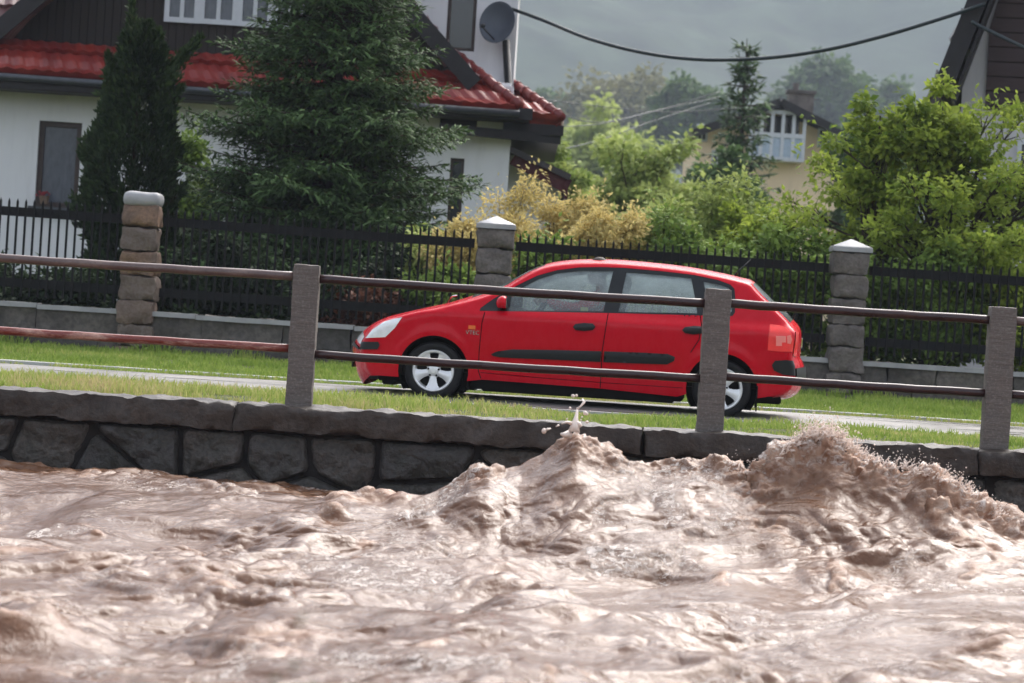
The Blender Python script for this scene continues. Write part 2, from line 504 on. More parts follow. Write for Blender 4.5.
# ------------------------------------------------------------------ railing
def m_pipe(name, base, rust, amt):
    t = NT(name)
    v = t.pos((1.2, 6, 6))
    n = t.noise(2.4, 6, .65, v); f = t.noise(40, 4, .6)
    c = t.mix(t.ramp(n, [(.52 - amt * .3, 0.0), (.66 - amt * .2, 1.0)]), base, rust)
    c = t.mix(t.ramp(f, [(.5, 0.0), (.72, .5)]), c, tuple(x * .45 for x in base))
    t.bsdf(c, t.ramp(n, [(.35, .25), (.7, .5)]), .4, coat=.25); t.bump(f, .15, .003); return t.m
M['pipe'] = m_pipe('wet_maroon_pipe_paint', (.022, .004, .005), (.05, .014, .012), 0)
M['pipe_grey'] = m_pipe('faded_pipe_paint', (.10, .065, .06), (.17, .12, .105), .2)
M['pipe_rust'] = m_pipe('flaking_red_pipe_paint', (.17, .028, .018), (.46, .27, .21), .1)
def m_post():
    t = NT('weathered_grey_post')
    v = t.pos((3, 3, 26)); n = t.noise(1.6, 6, .7, v); f = t.noise(45, 4, .7)
    c = t.mix(n, (.065, .056, .050), (.19, .165, .15))
    c = t.mix(t.ramp(f, [(.5, 0.0), (.7, .55)]), c, (.26, .24, .22))
    t.bsdf(c, .75, .3); t.bump(n, .6, .02); return t.m
M['post'] = m_post()
RY = 22.42
rail = empty('railing', (0, RY, 0), 0, 'two-pipe railing with square grey posts on top of the river wall', 'railing')
posts = [(303, 264.5, 404.5), (713.5, 289, 434.5), (998, 307, 452)]
PX = []
for (px, pt, pb) in posts:
    a = P(px + (-2), pb, RY); c = P(px + 2.5, pt, RY); PX.append((a.x + c.x) / 2)
    zt = c.z
    w = .208
    mb = MB(); mb.rough(((a.x + c.x) / 2, 0, (zt - .04) / 2), (w, .18, zt + .04), .03, .006, int(px), 9, round_=.012)
    mb.build('post', M['post'], rail, auto=50)
PX = [PX[0] - 3.1, *PX, PX[2] + 2.9]
for x in (PX[0], PX[-1], PX[0] - 3.1, PX[-1] + 2.9):
    mb = MB(); mb.rough((x, 0, .53), (.225, .18, 1.14), .04, .006, int(x * 9), 9, round_=.012); mb.build('post', M['post'], rail, auto=50)
zu = [P(px, py, RY).z for px, py in ((150, 267), (511, 291), (860, 311.5))]
zl = [P(px, py, RY).z for px, py in ((150, 339.5), (511, 366.5), (860, 385))]
segs = [(PX[0] - 3.1, PX[0]), (PX[0], PX[1]), (PX[1], PX[2]), (PX[2], PX[3]), (PX[3], PX[4]), (PX[4], PX[4] + 2.9)]
for k, (xa, xb) in enumerate(segs):
    i = min(max(k - 1, 0), 2)
    for zz, lower in ((zu[i], 0), (zl[i], 1)):
        mt = M['pipe_rust'] if (k <= 1 and lower) else M['pipe_grey'] if (k <= 1) else M['pipe']
        if k == 4 and not lower: mt = M['pipe_grey']
        mb = MB(); N = 14
        mb.tube([(xa + (xb - xa) * q / N, -.015 + .004 * math.sin(q * 1.7 + k), zz - .006 * math.sin(math.pi * q / N) + .002 * math.sin(q * 2.3)) for q in range(N + 1)], .036 if not lower else .034, 14)
        ob = mb.build('rail', mt, rail, smooth=True)
        if mt is M['pipe_rust']: ob['label'] = 'rusty red lower pipe with flaking paint'
# ================================================================== flood water
WL = -.63 
def m_water():
    t = NT('muddy_flood_water')
    foam = t.attr('foam'); froth = t.attr('froth')
    v = t.pos((1, 1.6, 1.6))
    n = t.noise(3.2, 6, .65, v, .6)
    c = t.mix(n, (.085, .036, .017), (.155, .078, .043))
    fn = t.noise(26, 6, .72, t.pos((.7, .6, 1)), 1.2)
    fr = t.math('MULTIPLY', froth, t.ramp(fn, [(.47, 0.0), (.60, 1.0)]))
    c = t.mix(foam, c, t.mix(t.ramp(t.noise(9, 5, .6), [(.35, 0.0), (.65, 1.0)]), (.18, .075, .035), (.42, .27, .185)))
    c = t.mix(fr, c, (.84, .76, .70))
    t.bsdf(c, t.ramp(t.math('MAXIMUM', foam, fr), [(0, .10), (.7, .42)]), .5)
    t.b.inputs['IOR'].default_value = 1.34
    h = t.math('ADD', t.noise(20, 5, .62, t.pos((.8, .6, 1)), .5), t.math('MULTIPLY', fn, t.math('MULTIPLY', fr, 1.2)))
    t.bump(h, .62, .02)
    return t.m
M['water'] = m_water()

crest_tab = [(-80, 505, 19.2, 0), (100, 500, 18.9, 0), (250, 505, 18.6, 0), (340, 515, 18.4, 0), (385, 515, 18.3, .1), (408, 508, 18.35, .1), (440, 490, 18.5, .15), (463, 470, 18.5, .4), (478, 456, 18.5, .8), (492, 456, 18.5, .75),
 (506, 463, 18.6, .3), (522, 465, 18.6, .15), (545, 455, 18.6, .2), (562, 440, 18.6, .4), (576, 427, 18.6, .75), (590, 435, 18.6, .65), (604, 445, 18.6, .5), (625, 458, 18.6, .35), (650, 463, 18.7, .3), (690, 455, 18.7, .55),
 (712, 456, 18.6, .6), (730, 463, 18.5, .75), (748, 470, 18.5, .85), (765, 464, 18.4, .95), (780, 449, 18.4, 1), (795, 438, 18.4, 1), (810, 432, 18.4, 1), (830, 433, 18.35, 1), (848, 444, 18.3, 1), (870, 455, 18.2, 1), (900, 461, 18.1, 1),
 (930, 471, 18., 1), (960, 483, 17.9, 1), (990, 507, 17.8, 1), (1024, 524, 17.7, .9), (1080, 540, 17.6, .5), (1180, 560, 17.5, .2)]
ct = [(P(px, py, Y), f) for px, py, Y, f in crest_tab]
cX = np.array([p.x for p, f in ct]); cY = np.array([p.y for p, f in ct]); cZ = np.array([p.z for p, f in ct]); cF = np.array([f for p, f in ct]); cZ = cZ - .075 * cF

# smaller breaking lumps: photo position of the lump, width m, depth m, height m, foam
lumps = []
def lump(px, py, w, d, h, f):
    # depth where the ray meets the mean water level raised by half the lump
    y0 = 17.
    for _ in range(8):
        p = P(px, py, y0); y0 += (p.z - (WL + h * .6)) / max(1e-3, (HC - p.z) / y0)
        y0 = min(max(y0, 9), 21.8)
    q = 1 if py < 535 else .55
    p = P(px, py, y0); lumps.append((p.x, y0, w * (1 if q == 1 else 1.3), d * (1 if q == 1 else 1.5), h * q, f * (1 if q == 1 else .75)))
lump(375, 522, .24, .18, .07, 1); lump(345, 524, .14, .14, .04, .9); lump(398, 528, .14, .14, .04, .8); lump(330, 528, .08, .1, .06, .8)
lump(205, 572, .20, .2, .10, .5); lump(225, 585, .12, .12, .07, .8); lump(265, 570, .22, .16, .06, .4); lump(282, 630, .2, .16, .09, .8); lump(245, 640, .25, .16, .06, .6); lump(300, 590, .12, .12, .06, .6)
lump(85, 652, .2, .14, .07, .7); lump(45, 622, .15, .12, .06, .5); lump(30, 600, .2, .14, .05, .4); lump(100, 570, .25, .16, .06, .3); lump(190, 548, .25, .2, .07, .4); lump(200, 545, .12, .12, .06, .6)
lump(560, 500, .18, .3, .06, .5); lump(540, 520, .10, .14, .05, .6); lump(500, 560, .15, .14, .05, .5); lump(520, 590, .4, .16, .05, .3)
lump(872, 484, .20, .26, .22, 1); lump(902, 486, .22, .26, .20, 1); lump(850, 488, .12, .2, .12, 1); lump(935, 498, .25, .3, .18, 1); lump(970, 515, .2, .26, .16, 1); lump(1000, 530, .25, .26, .14, .9); lump(760, 478, .25, .2, .10, .9)
lump(790, 575, .3, .16, .07, .25); lump(870, 572, .35, .16, .09, .2); lump(840, 590, .2, .12, .05, .4); lump(1010, 625, .22, .16, .12, .6); lump(985, 640, .14, .1, .05, .7)
lump(700, 665, .3, .16, .08, .1); lump(765, 670, .35, .18, .09, .2); lump(560, 640, .5, .14, .05, .05); lump(640, 628, .4, .14, .05, .1); lump(120, 480, .6, .2, .05, .3); lump(60, 478, .6, .2, .06, .5); lump(160, 475, .5, .2, .05, .4); lump(280, 497, .5, .2, .06, .3)

def lin(a, b, s):
    return np.linspace(a, b, int(round((b - a) / s)) + 1)
wx = np.concatenate([-np.geomspace(60, 5.4, 60)[:-1], lin(-5.4, 5.6, .0135), np.geomspace(5.6, 60, 60)[1:]])
wy = np.concatenate([lin(8.55, 10.6, .04)[:-1], lin(10.6, 16.6, .0155)[:-1], lin(16.6, 19.4, .0125)[:-1], lin(19.4, 22.36, .022)])
GX, GY = np.meshgrid(wx, wy)
def ridged(x, y, seed, sharp=1.0):
    return np.maximum(1 - np.abs(noise2(x, y, seed)) * 1.6, 0) ** sharp
qx = .35 * noise2(GX * .9, GY * 1.2, 61) + .12 * noise2(GX * 2.6, GY * 3.2, 62)
qy = .30 * noise2(GX * .9, GY * 1.2, 63) + .10 * noise2(GX * 2.6, GY * 3.2, 64)
ax, ay = GX + qx, GY + qy
rot = .16
bx, by = ax * math.cos(rot) - ay * math.sin(rot), ax * math.sin(rot) + ay * math.cos(rot)
gainmap = .75 + .5 * noise2(GX * .35, GY * .45, 65)
turb = sstep(-.35, .45, noise2(bx * .42, by * .30, 65) + .35 * noise2(bx * 1.3, by * .9, 60))
bx2, by2 = ax * math.cos(-.5) - ay * math.sin(-.5), ax * math.sin(-.5) + ay * math.cos(-.5)
H = .13 * noise2(bx * .42, by * .34, 66) + .10 * (ridged(bx * .75, by * .55, 67) - .55)
H += (.25 + .9 * turb) * (.060 * (ridged(bx2 * 1.0, by2 * 1.1, 68, 1.3) - .5) + .030 * (ridged(bx * 2.0, by * 2.0, 69, 1.3) - .5))
H += (.12 + turb) * (.013 * (ridged(bx2 * 3.7, by2 * 4.4, 70, 1.2) - .5) + .0095 * (ridged(bx * 6.5, by * 7, 71, 1.3) - .5) + .0034 * (ridged(bx2 * 13, by2 * 16, 72, 1.4) - .5))
H += .006 * noise2(bx * 5.5, by * 1.1, 59) * (1 - turb) + .003 * noise2(bx2 * 13, by2 * 3, 58) * (1 - .6 * turb)
wavez = np.interp(GX, cX, cZ); yc = np.interp(GX, cX, cY) + .10 * noise2(GX * 1.7, GX * 0, 73); fo = np.interp(GX, cX, cF)
d = GY - yc
A = wavez - WL
front = .70 * np.exp(-(d / 1.25) ** 2) + .30 * np.exp(-np.abs(d) / .28)
back = .75 * np.exp(-(d / .75) ** 2) + .25 * np.exp(-np.abs(d) / .2)
g = np.where(d < 0, front, back)
near = np.exp(-(d / .35) ** 2)
# smooth glassy face of the standing wave with streaks that run down it
streak = noise2(GX * 2.2 + d * .9, d * .8, 74) * .05 + noise2(GX * 5 + d * 2.2, d * 1.6, 75) * .028
H = H * (1 - .75 * np.exp(-(d / .5) ** 2) * np.clip(A / .5, 0, 1)) + streak * np.exp(-((d + .5) / .6) ** 2) * np.clip(A, 0, 1)
kx = np.arange(-60, 61) * .0135; kw = np.exp(-(kx / .20) ** 2); kw /= kw.sum()
fx_ = np.arange(wx[0], wx[-1], .0135); sm = np.convolve(np.pad(np.interp(fx_, cX, cZ), 60, mode='edge'), kw, mode='valid')
As = np.interp(GX, fx_, sm) - WL; Ad = A - As
g2 = np.where(d < 0, .7 * np.exp(-(d / .55) ** 2) + .3 * np.exp(-np.abs(d) / .25), np.exp(-(d / .35) ** 2))
H = H + As * g + Ad * g2
foam = fo * np.exp(-((d + .04) / (.10 + .16 * fo)) ** 2)
# foam tongues sliding down the faces
tongue = sstep(.12, .5, noise2(GX * 1.8 + d * .8, d * 1.1 + GX * .3, 76)) * np.exp(-((d + .55) / .55) ** 2) * np.clip(fo, .25, 1) * .9
foam = np.maximum(foam, tongue * sstep(-.1, .3, noise2(GX * 5, GY * 6, 77)))
for (lx, ly, w, dd, h, f) in lumps:
    m = (np.abs(GX[0] - lx) < 3.2 * w)
    n_ = (np.abs(GY[:, 0] - ly) < 4 * dd)
    iy = np.where(n_)[0]; ix = np.where(m)[0]
    if not len(iy) or not len(ix): continue
    sl = np.ix_(iy, ix)
    ex, ey = (GX[sl] - lx + .25 * w * noise2(GX[sl] * 4, GY[sl] * 4, 56)) / w, (GY[sl] - ly + .3 * (GX[sl] - lx) + .3 * dd * noise2(GX[sl] * 5, GY[sl] * 4, 55)) / dd
    k = np.exp(-ex ** 2 - np.where(ey < 0, ey * 1.3, ey * .7) ** 2)
    rg_ = ridged(GX[sl] * 5 + lx * 3 + qx[sl] * 3, GY[sl] * 3.2 + qy[sl] * 3, 57, 1.2); H[sl] += h * k * (.35 + .95 * rg_)
    foam[sl] = np.maximum(foam[sl], f * np.clip(1.5 * np.exp(-(ex * 1.1) ** 2 - (ey * 1.2) ** 2) * (.65 + .6 * noise2(GX[sl] * 7, GY[sl] * 9, 80)), 0, 1))
# little breakers on the sharpest ridges
rg = ridged(bx * .75, by * .55, 67) * .6 + ridged(bx2 * 1.5, by2 * 1.1, 68) * .5
small = sstep(.93, 1.06, rg) * sstep(.02, .35, noise2(GX * .9, GY * 1.3, 81)) * (np.abs(d) > .3)
foam = np.maximum(foam, small * .75)
# churned froth trails
tr_ = sstep(.05, .55, noise2(bx * .8, by * .7, 82) + .35 * noise2(bx * 3, by * 2.4, 83))
froth = np.clip(.75 * tr_ * sstep(.3, .8, ridged(bx * 3.4, by * 2.6, 84)) + .5 * foam * sstep(-.2, .5, noise2(GX * 9, GY * 12, 85)), 0, 1)
froth = np.maximum(froth, sstep(.35, 1, fo) * np.exp(-((d + .02) / .16) ** 2) * sstep(-.3, .4, noise2(GX * 12, GY * 14, 86)))
wallf = sstep(21.3, 22.2, GY)
H = H * (1 - .35 * wallf) + .07 * wallf * ridged(GX * 3, GY * 5, 87)
foam = np.maximum(foam, .55 * sstep(21.2, 22.1, GY) * sstep(-.05, .35, noise2(GX * 1.4, GY * 3, 88)))
Z = WL + H
# normals, sharpen crests sideways and grow cauliflower lumps on the foam
dzx = np.gradient(Z, axis=1) / np.gradient(GX, axis=1); dzy = np.gradient(Z, axis=0) / np.gradient(GY, axis=0)
nl = np.sqrt(1 + dzx ** 2 + dzy ** 2); NX, NY, NZ = -dzx / nl, -dzy / nl, 1 / nl
VX, VY, VZ = GX.copy(), GY.copy(), Z.copy()
curl = near * fo * np.clip(A, 0, 1)
VY -= .22 * curl ** 1.5
VX -= .022 * np.clip(dzx, -1.2, 1.2)
VY -= .022 * np.clip(dzy, -1.2, 1.2)
def billow(s, seed): return np.abs(noise3(VX * s, VY * s, VZ * s, seed))
m = foam > .02
fm = foam[m]; X_, Y_, Z_ = VX[m], VY[m], VZ[m]
b_ = lambda s, sd: np.abs(noise3(X_ * s, Y_ * s, Z_ * s, sd))
disp = fm * (.15 * (b_(3.2, 90) - .15) + .11 * (b_(7, 91) - .12) + .065 * b_(15, 92) + .03 * b_(32, 93))
big = np.where(np.exp(-(d[m] / .5) ** 2) * fo[m] > .3, 1.25, .35)
disp *= big
VX[m] += NX[m] * disp; VY[m] += NY[m] * disp - .02 * fm; VZ[m] += NZ[m] * disp
o = np_mesh('river', np.stack([VX, VY, VZ], -1).reshape(-1, 3), grid_faces(*GX.shape), M['water'], attrs={'foam': np.clip(foam, 0, 1).ravel(), 'froth': froth.ravel()})
tag(o, 'churning brown flood water with tall standing waves', 'river', kind='structure')

# ------------------------------------------------------------------ spray
def m_spray():
    t = NT('silty_spray'); t.bsdf((.78, .66, .58), .3, .5); 
    t.b.inputs['Subsurface Weight'].default_value = .0
    return t.m
M['spray'] = m_spray()
rs = random.Random(3)
# the thin jet that leaps from the central peak
mb = MB(); Yj = 18.45
def jet(pts, r):
    mb.tube([P(px, py, Yj + dy) for px, py, dy in pts], r, 8)
jet([(574, 432, -.1), (575, 424, -.1), (576, 418, -.08), (577, 412, -.06), (577.5, 408, -.04)], [.04, .024, .014, .009, .006])
jet([(577, 409, -.05), (581, 406, -.04), (584, 402, -.03), (582.5, 399, 0)], [.006, .006, .010, .005])
jet([(573, 424, -.1), (567, 422, -.12), (562, 423.5, -.15)], [.014, .008, .004]); jet([(559, 425, -.15), (556, 426.5, -.16)], [.007, .004]); jet([(551, 428.3, -.17), (546, 430, -.18)], [.004, .009])
jet([(570, 434, -.1), (564, 435, -.12), (561, 434, -.14)], [.03, .018, .008])
jet([(576, 424, -.1), (579, 424, -.1), (581, 427, -.1)], [.02, .018, .012])
for px, py, r in ((573, 396, .013), (576.5, 395.5, .009), (570, 408, .009), (585, 413, .014), (587, 414, .009), (582, 417, .007), (587, 422, .012), (544, 431, .016), (548, 429, .009), (581, 420, .006), (567, 419, .006), (590, 411, .005)):
    mb.ball(P(px, py, Yj - .05), (r, r * .8, r * rs.uniform(.8, 1.25)), 8, 6)
o = mb.build('water_splash', M['spray'], smooth=True)
tag(o, 'thin jet of droplets leaping from the pointed middle wave', 'splash', kind='stuff')
def burst(label, n, cx, cy, w, Y, up, seed):
    r = random.Random(seed); mb = MB()
    for i in range(n):
        t = r.gauss(0, .5); px = cx + t * w; base = np.interp(px, [c[0] for c in crest_tab], [c[1] for c in crest_tab])
        h = abs(r.gauss(0, .45)) * up * math.exp(-(t / 1.1) ** 2)
        p = P(px, base + 11 - h - 5 * r.random(), Y + r.uniform(-.25, .05)); 
        k = r.random()
        if k < .38:
            L = r.uniform(.012, .06); dr = Vector((r.uniform(-.1, 1.0), r.uniform(-.4, .1), r.uniform(.15, 1.1))).normalized(); rr_ = r.uniform(.002, .006)
            mb.tube([p, p + dr * L * .5, p + dr * L + Vector((0, 0, -.008))], [rr_ * 1.3, rr_, rr_ * .3], 6)
        else:
            q = r.choice((.002, .0025, .003, .0035, .0045)) * (1.8 if k > .97 else 1); mb.ball(p + Vector((0, 0, abs(r.gauss(0, .05)))), (q, q, q * r.uniform(.8, 1.4)), 6, 4)
    o = mb.build('water_splash', M['spray'], smooth=True)
    tag(o, label, 'splash', kind='stuff')
burst('burst of spiky spray above the tallest breaking wave', 2600, 828, 428, 42, 18.35, 14, 4)
burst('fine spray along the foaming crest sloping down at the right edge', 1100, 950, 480, 75, 17.95, 11, 5)
burst('low spray over the foaming dip beside the tallest wave', 200, 752, 465, 30, 18.5, 8, 6)
# ================================================================== car
M['paint'] = None
def m_paint():
    t = NT('red_car_paint')
    n = t.noise(220, 2, .5, t.pos(obj=True)); w = t.noise(14, 5, .7, t.pos((1, 1, .5), obj=True))
    t.bsdf(t.mix(w, (.47, .001, .011), (.53, .002, .015)), t.ramp(w, [(.35, .22), (.7, .36)]), .05, coat=.3)
    h = t.ramp(n, [(.60, 0.0), (.66, 1.0)])
    bn = t.bump(h, .12, .002); t.l.new(bn.outputs[0], t.b.inputs['Coat Normal'])
    return t.m
M['paint'] = m_paint()
M['trim'] = mat_plain('black_plastic_trim', (.010, .012, .014), .4, .3, var=.2)
M['dark'] = mat_plain('underbody_black', (.004, .004, .004), .8, .2)
M['rubber'] = mat_plain('wet_tyre_rubber', (.009, .009, .010), .6, .2, bump=.2)
M['alloy'] = mat_plain('silver_alloy', (.74, .75, .76), .34, .5, metal=.35, var=.08)
M['chrome'] = mat_plain('chrome', (.8, .8, .8), .12, .5, metal=1, var=.05)
M['seat'] = mat_plain('grey_seat_cloth', (.05, .055, .06), .9, .1)
def m_glass(name, tint, fog, fogc):
    t = NT(name)
    tr = t.node('ShaderNodeBsdfTransparent'); tr.inputs[0].default_value = (*tint, 1)
    gl = t.node('ShaderNodeBsdfGlossy'); gl.inputs['Roughness'].default_value = .03
    fr = t.node('ShaderNodeFresnel'); fr.inputs[0].default_value = 1.6
    df = t.node('ShaderNodeBsdfDiffuse'); 
    tl = t.node('ShaderNodeBsdfTranslucent')
    n = t.noise(5, 5, .6, t.pos((1, 1, 1.6), obj=True)); f = t.noise(170, 2, .5, t.pos(obj=True))
    t.set(df, 'Color', fogc); t.set(tl, 'Color', fogc)
    ad = t.node('ShaderNodeMixShader'); ad.inputs[0].default_value = .35
    t.l.new(df.outputs[0], ad.inputs[1]); t.l.new(tl.outputs[0], ad.inputs[2])
    sx = t.node('ShaderNodeSeparateXYZ'); tc = t.node('ShaderNodeTexCoord'); t.l.new(tc.outputs['Object'], sx.inputs[0])
    zf = t.ramp(t.math('MULTIPLY_ADD', sx.outputs[2], 2.5), [(.0, .35), (1.0, 1.0)]); zf.node.inputs[0].links[0].from_node.inputs[2].default_value = -2.25
    m1 = t.node('ShaderNodeMixShader'); fac = t.math('ADD', t.math('MULTIPLY', t.math('MULTIPLY', n, zf), fog * 1.25), t.math('MULTIPLY', t.ramp(f, [(.58, 0.0), (.66, 1.0)]), .22))
    t.l.new(fac, m1.inputs[0]); t.l.new(tr.outputs[0], m1.inputs[1]); t.l.new(ad.outputs[0], m1.inputs[2])
    m2 = t.node('ShaderNodeMixShader'); t.l.new(fr.outputs[0], m2.inputs[0]); t.l.new(m1.outputs[0], m2.inputs[1]); t.l.new(gl.outputs[0], m2.inputs[2])
    t.l.new(m2.outputs[0], t.out.inputs[0]); return t.m
M['car_glass'] = m_glass('misted_wet_car_glass', (.74, .82, .82), .85, (.50, .60, .62))
M['lamp_glass'] = mat_plain('silver_headlight_lens', (.80, .82, .84), .12, .6, coat=1, var=.12, scale=16)
M['tail_red'] = mat_plain('red_lamp_plastic', (.85, .055, .05), .15, .3, coat=.25, var=.1)
M['tail_white'] = mat_plain('white_lamp_plastic', (.88, .24, .21), .2, .3, coat=.2, var=.05)
M['orange'] = mat_plain('orange_indicator_plastic', (.75, .16, .03), .2, .5, coat=1, var=.1)

SC = F / 27.02
ct_, st_ = math.cos(ROLL), math.sin(ROLL)
YAW = R(4.5)
rot_ = Matrix.Rotation(-YAW, 3, 'Z')
_nf = P(433.5, 399, 27.02); _of = rot_ @ Vector((0, -.80, 0))
CARLOC = Vector((_nf.x - _of.x, _nf.y - _of.y, _nf.z))
_wz = np.array([.1, .2, .5, .66, .85, .918, 1.05, 1.2, 1.42]); _wy = np.array([.78, .80, .84, .85, .836, .79, .745, .682, .59])
def C(px, py, yl=None):
    """car coordinates (along, up) of a photo position on the lengthwise plane yl (default: the body side)"""
    o_ = rot_.transposed() @ (Vector((0, 0, HC)) - CARLOC); d_ = rot_.transposed() @ (CR @ Vector(((px - 512) / F, (341.5 - py) / F, -1.0)))
    y_ = -.82 if yl is None else yl
    for _ in range(3):
        t = (y_ - o_.y) / d_.y; q = o_ + d_ * t
        if yl is not None: break
        y_ = -float(np.interp(q.z, _wz, _wy))
    return (q.x, q.z)

def densify(pl, step=.03, closed=True):
    out = []
    n = len(pl)
    for i in range(n if closed else n - 1):
        a, b2 = pl[i], pl[(i + 1) % n]; L = math.hypot(b2[0] - a[0], b2[1] - a[1]); k = max(1, int(round(L / step)))
        for q in range(k): out.append((a[0] + (b2[0] - a[0]) * q / k, a[1] + (b2[1] - a[1]) * q / k))
    if not closed: out.append(pl[-1])
    return out
def catmull(pl, n=6):
    out = []
    for i in range(len(pl) - 1):
        p0 = pl[max(i - 1, 0)]; p1 = pl[i]; p2 = pl[i + 1]; p3 = pl[min(i + 2, len(pl) - 1)]
        for q in range(n):
            t = q / n
            out.append(tuple(.5 * ((2 * p1[a]) + (-p0[a] + p2[a]) * t + (2 * p0[a] - 5 * p1[a] + 4 * p2[a] - p3[a]) * t * t + (-p0[a] + 3 * p1[a] - 3 * p2[a] + p3[a]) * t ** 3) for a in (0, 1)))
    out.append(pl[-1]); return out

# silhouette of the centre line in the photo: front bottom, over the roof, rear bottom
sil = [(366, 384), (361, 376), (357.5, 363), (355, 348), (358, 340.5), (364, 333), (374, 325), (388, 318), (404, 313.5), (425, 308.7), (448, 303.8), (462, 299.8), (474, 296), (488, 291),
       (507, 283.6), (520, 276.6), (535, 269), (551, 263.4), (573, 260.2), (600, 259.4), (625, 260.4), (655, 263), (690, 267.2), (722, 273.2), (741, 277.6), (753, 281.2),
       (763, 290.5), (775, 302), (785, 311), (793, 319.5), (800, 328.5), (801, 340), (799.5, 355), (803.5, 364), (804, 377), (799.5, 390), (793, 396), (784, 399), (772, 399.5)]
bul = [.16, .16, .15, .14, .12, .10, .075, .055, .045, .04, .045, .05, .06, .07, .07, .06, .05, .045, .045, .045, .045, .045, .045, .045, .045, .05, .06, .065, .07, .07, .07, .075, .08, .10, .10, .095, .08, .06, .04]
C_ = [C(*p, 0.0) for p in sil]
sc_ = catmull(C_, 5); bu = [x[0] for x in catmull([(b, 0) for b in bul], 5)]
def normals2(pl):
    out = []
    for i in range(len(pl)):
        a = pl[max(i - 1, 0)]; b2 = pl[min(i + 1, len(pl) - 1)]; dx, dz = b2[0] - a[0], b2[1] - a[1]; L = math.hypot(dx, dz) or 1
        out.append((-dz / L, dx / L))
    return out
ns = normals2(sc_)
edge = [(p[0] - n[0] * b, p[1] - n[1] * b) for p, n, b in zip(sc_, ns, bu)]
# corners fold a little where the inset crosses itself: keep points in order
clean = [edge[0]]; keep_i = [0]
for i in range(1, len(edge)):
    if math.hypot(edge[i][0] - clean[-1][0], edge[i][1] - clean[-1][1]) > .012: clean.append(edge[i]); keep_i.append(i)
edge = clean; sc_ = [sc_[i] for i in keep_i]; ns = [ns[i] for i in keep_i]; bu = [bu[i] for i in keep_i]

WF = C(433.5, 370.7, -.8); WR = C(721.5, 389.4, -.8); WR = (WR[0], WF[1])
RWF = .335; RWR = .335
def arc(c, r, a0, a1, n=22):
    return [(c[0] + r * math.cos(a0 + (a1 - a0) * i / n), c[1] + r * math.sin(a0 + (a1 - a0) * i / n)) for i in range(n + 1)]
SILL = .185
def arch(c, r, zb):
    a = math.asin(max(-1, min(1, (zb - c[1]) / r)))
    return arc(c, r, a, math.pi - a)
bottom = [(edge[-1][0] - .03, edge[-1][1] + .004)] + arch(WR, RWR, .20) + [(WR[0] - RWR - .08, .17)] + [C(600, 388.5), C(482, 379.5)] + arch(WF, RWF, .19) + [(edge[0][0] + .10, .19)]
O = edge + bottom
def inside(p, poly):
    x, y = p; c = False; j = len(poly) - 1
    for i in range(len(poly)):
        xi, yi = poly[i]; xj, yj = poly[j]
        if (yi > y) != (yj > y) and x < (xj - xi) * (y - yi) / (yj - yi) + xi: c = not c
        j = i
    return c

px_ = lambda l: [C(*p) for p in l]
WB = px_([(479.5, 310.8), (480.5, 308), (493.4, 298.8), (506, 291.5), (518.4, 284.7), (537.2, 275.6), (557.5, 270), (579.4, 267.3), (601, 267), (623, 267.7), (662.5, 271.2), (693.75, 274.8), (718.75, 280.2), (730.5, 284.6), (734.6, 289), (735.6, 300), (735, 312.5), (732.5, 316), (722, 316.3), (700, 315.4), (655, 314.2), (608, 313)])
G1 = px_([(509, 310.6), (511.6, 294.6), (523.9, 286.6), (538.8, 279), (557.5, 273.2), (579.4, 270.9), (613.4, 271), (608.5, 290), (603.2, 311.4), (560, 310.8)])
G2 = px_([(626.6, 272.2), (660, 274.8), (691.2, 278.4), (694.5, 295), (697.4, 313.3), (660, 312.6), (618.4, 311.8), (622, 293)])
G3 = px_([(703.5, 281.6), (717, 284), (728.5, 287.8), (731.6, 292), (731.8, 311.5), (729, 313.6), (709.2, 313.3), (706.5, 297)])
GAPS = [px_([(484.8, 312.2), (482, 323), (479.2, 351), (478.4, 371), (481, 378.5)]),
        px_([(608.2, 313.2), (606.6, 323), (602.2, 351), (600.2, 388)]),
        px_([(700.3, 315.6), (701.5, 325), (699, 340), (690.5, 352.5)])]
RKR = [px_([(480.5, 372.5), (540, 377.8), (600.4, 382.5), (683, 388)])]
HL = px_([(363.5, 338), (370.5, 329.8), (383, 321.6), (394, 318.6), (402, 317.2), (394.5, 328), (384.5, 337.2)])
TL = px_([(770, 324.2), (779, 325), (786, 327), (791.5, 333), (793.5, 341), (793, 351.8), (780, 351.6), (767.6, 350.4), (768.5, 337)])
BF = px_([(350, 341.6), (377.3, 341.8), (378.8, 345), (376.6, 349.3), (350, 349.5)])
BR = px_([(775, 360.8), (786, 360), (812, 362.5), (812, 377.5), (783, 374.8), (774, 370.6), (771.8, 365)])
def strip(pl, w=.0045):
    n = normals2(pl)
    return [(p[0] + q[0] * w, p[1] + q[1] * w) for p, q in zip(pl, n)] + [(p[0] - q[0] * w, p[1] - q[1] * w) for p, q in zip(pl, n)][::-1]
GS = [strip(densify(g_, .06, False)) for g_ in GAPS] + [strip(densify(RKR[0], .1, False), .003)]
FD = GAPS[0] + [C(481, 378.5)] + GAPS[1][::-1]
loops = {'O': densify(O, .03), 'WB': densify(WB, .03), 'G1': densify(G1, .03), 'G2': densify(G2, .03), 'G3': densify(G3, .03), 'HL': densify(HL, .02), 'TL': densify(TL, .02), 'BF': densify(BF, .03), 'BR': densify(BR, .03)}
for i, g_ in enumerate(GS): loops['S%d' % i] = g_
CREASE = densify(px_([(446, 333), (470, 323), (484.8, 321.2), (545, 321.8), (607.5, 322.6), (660, 323.6), (708, 324.8), (745, 329), (768, 336)]), .04, False)

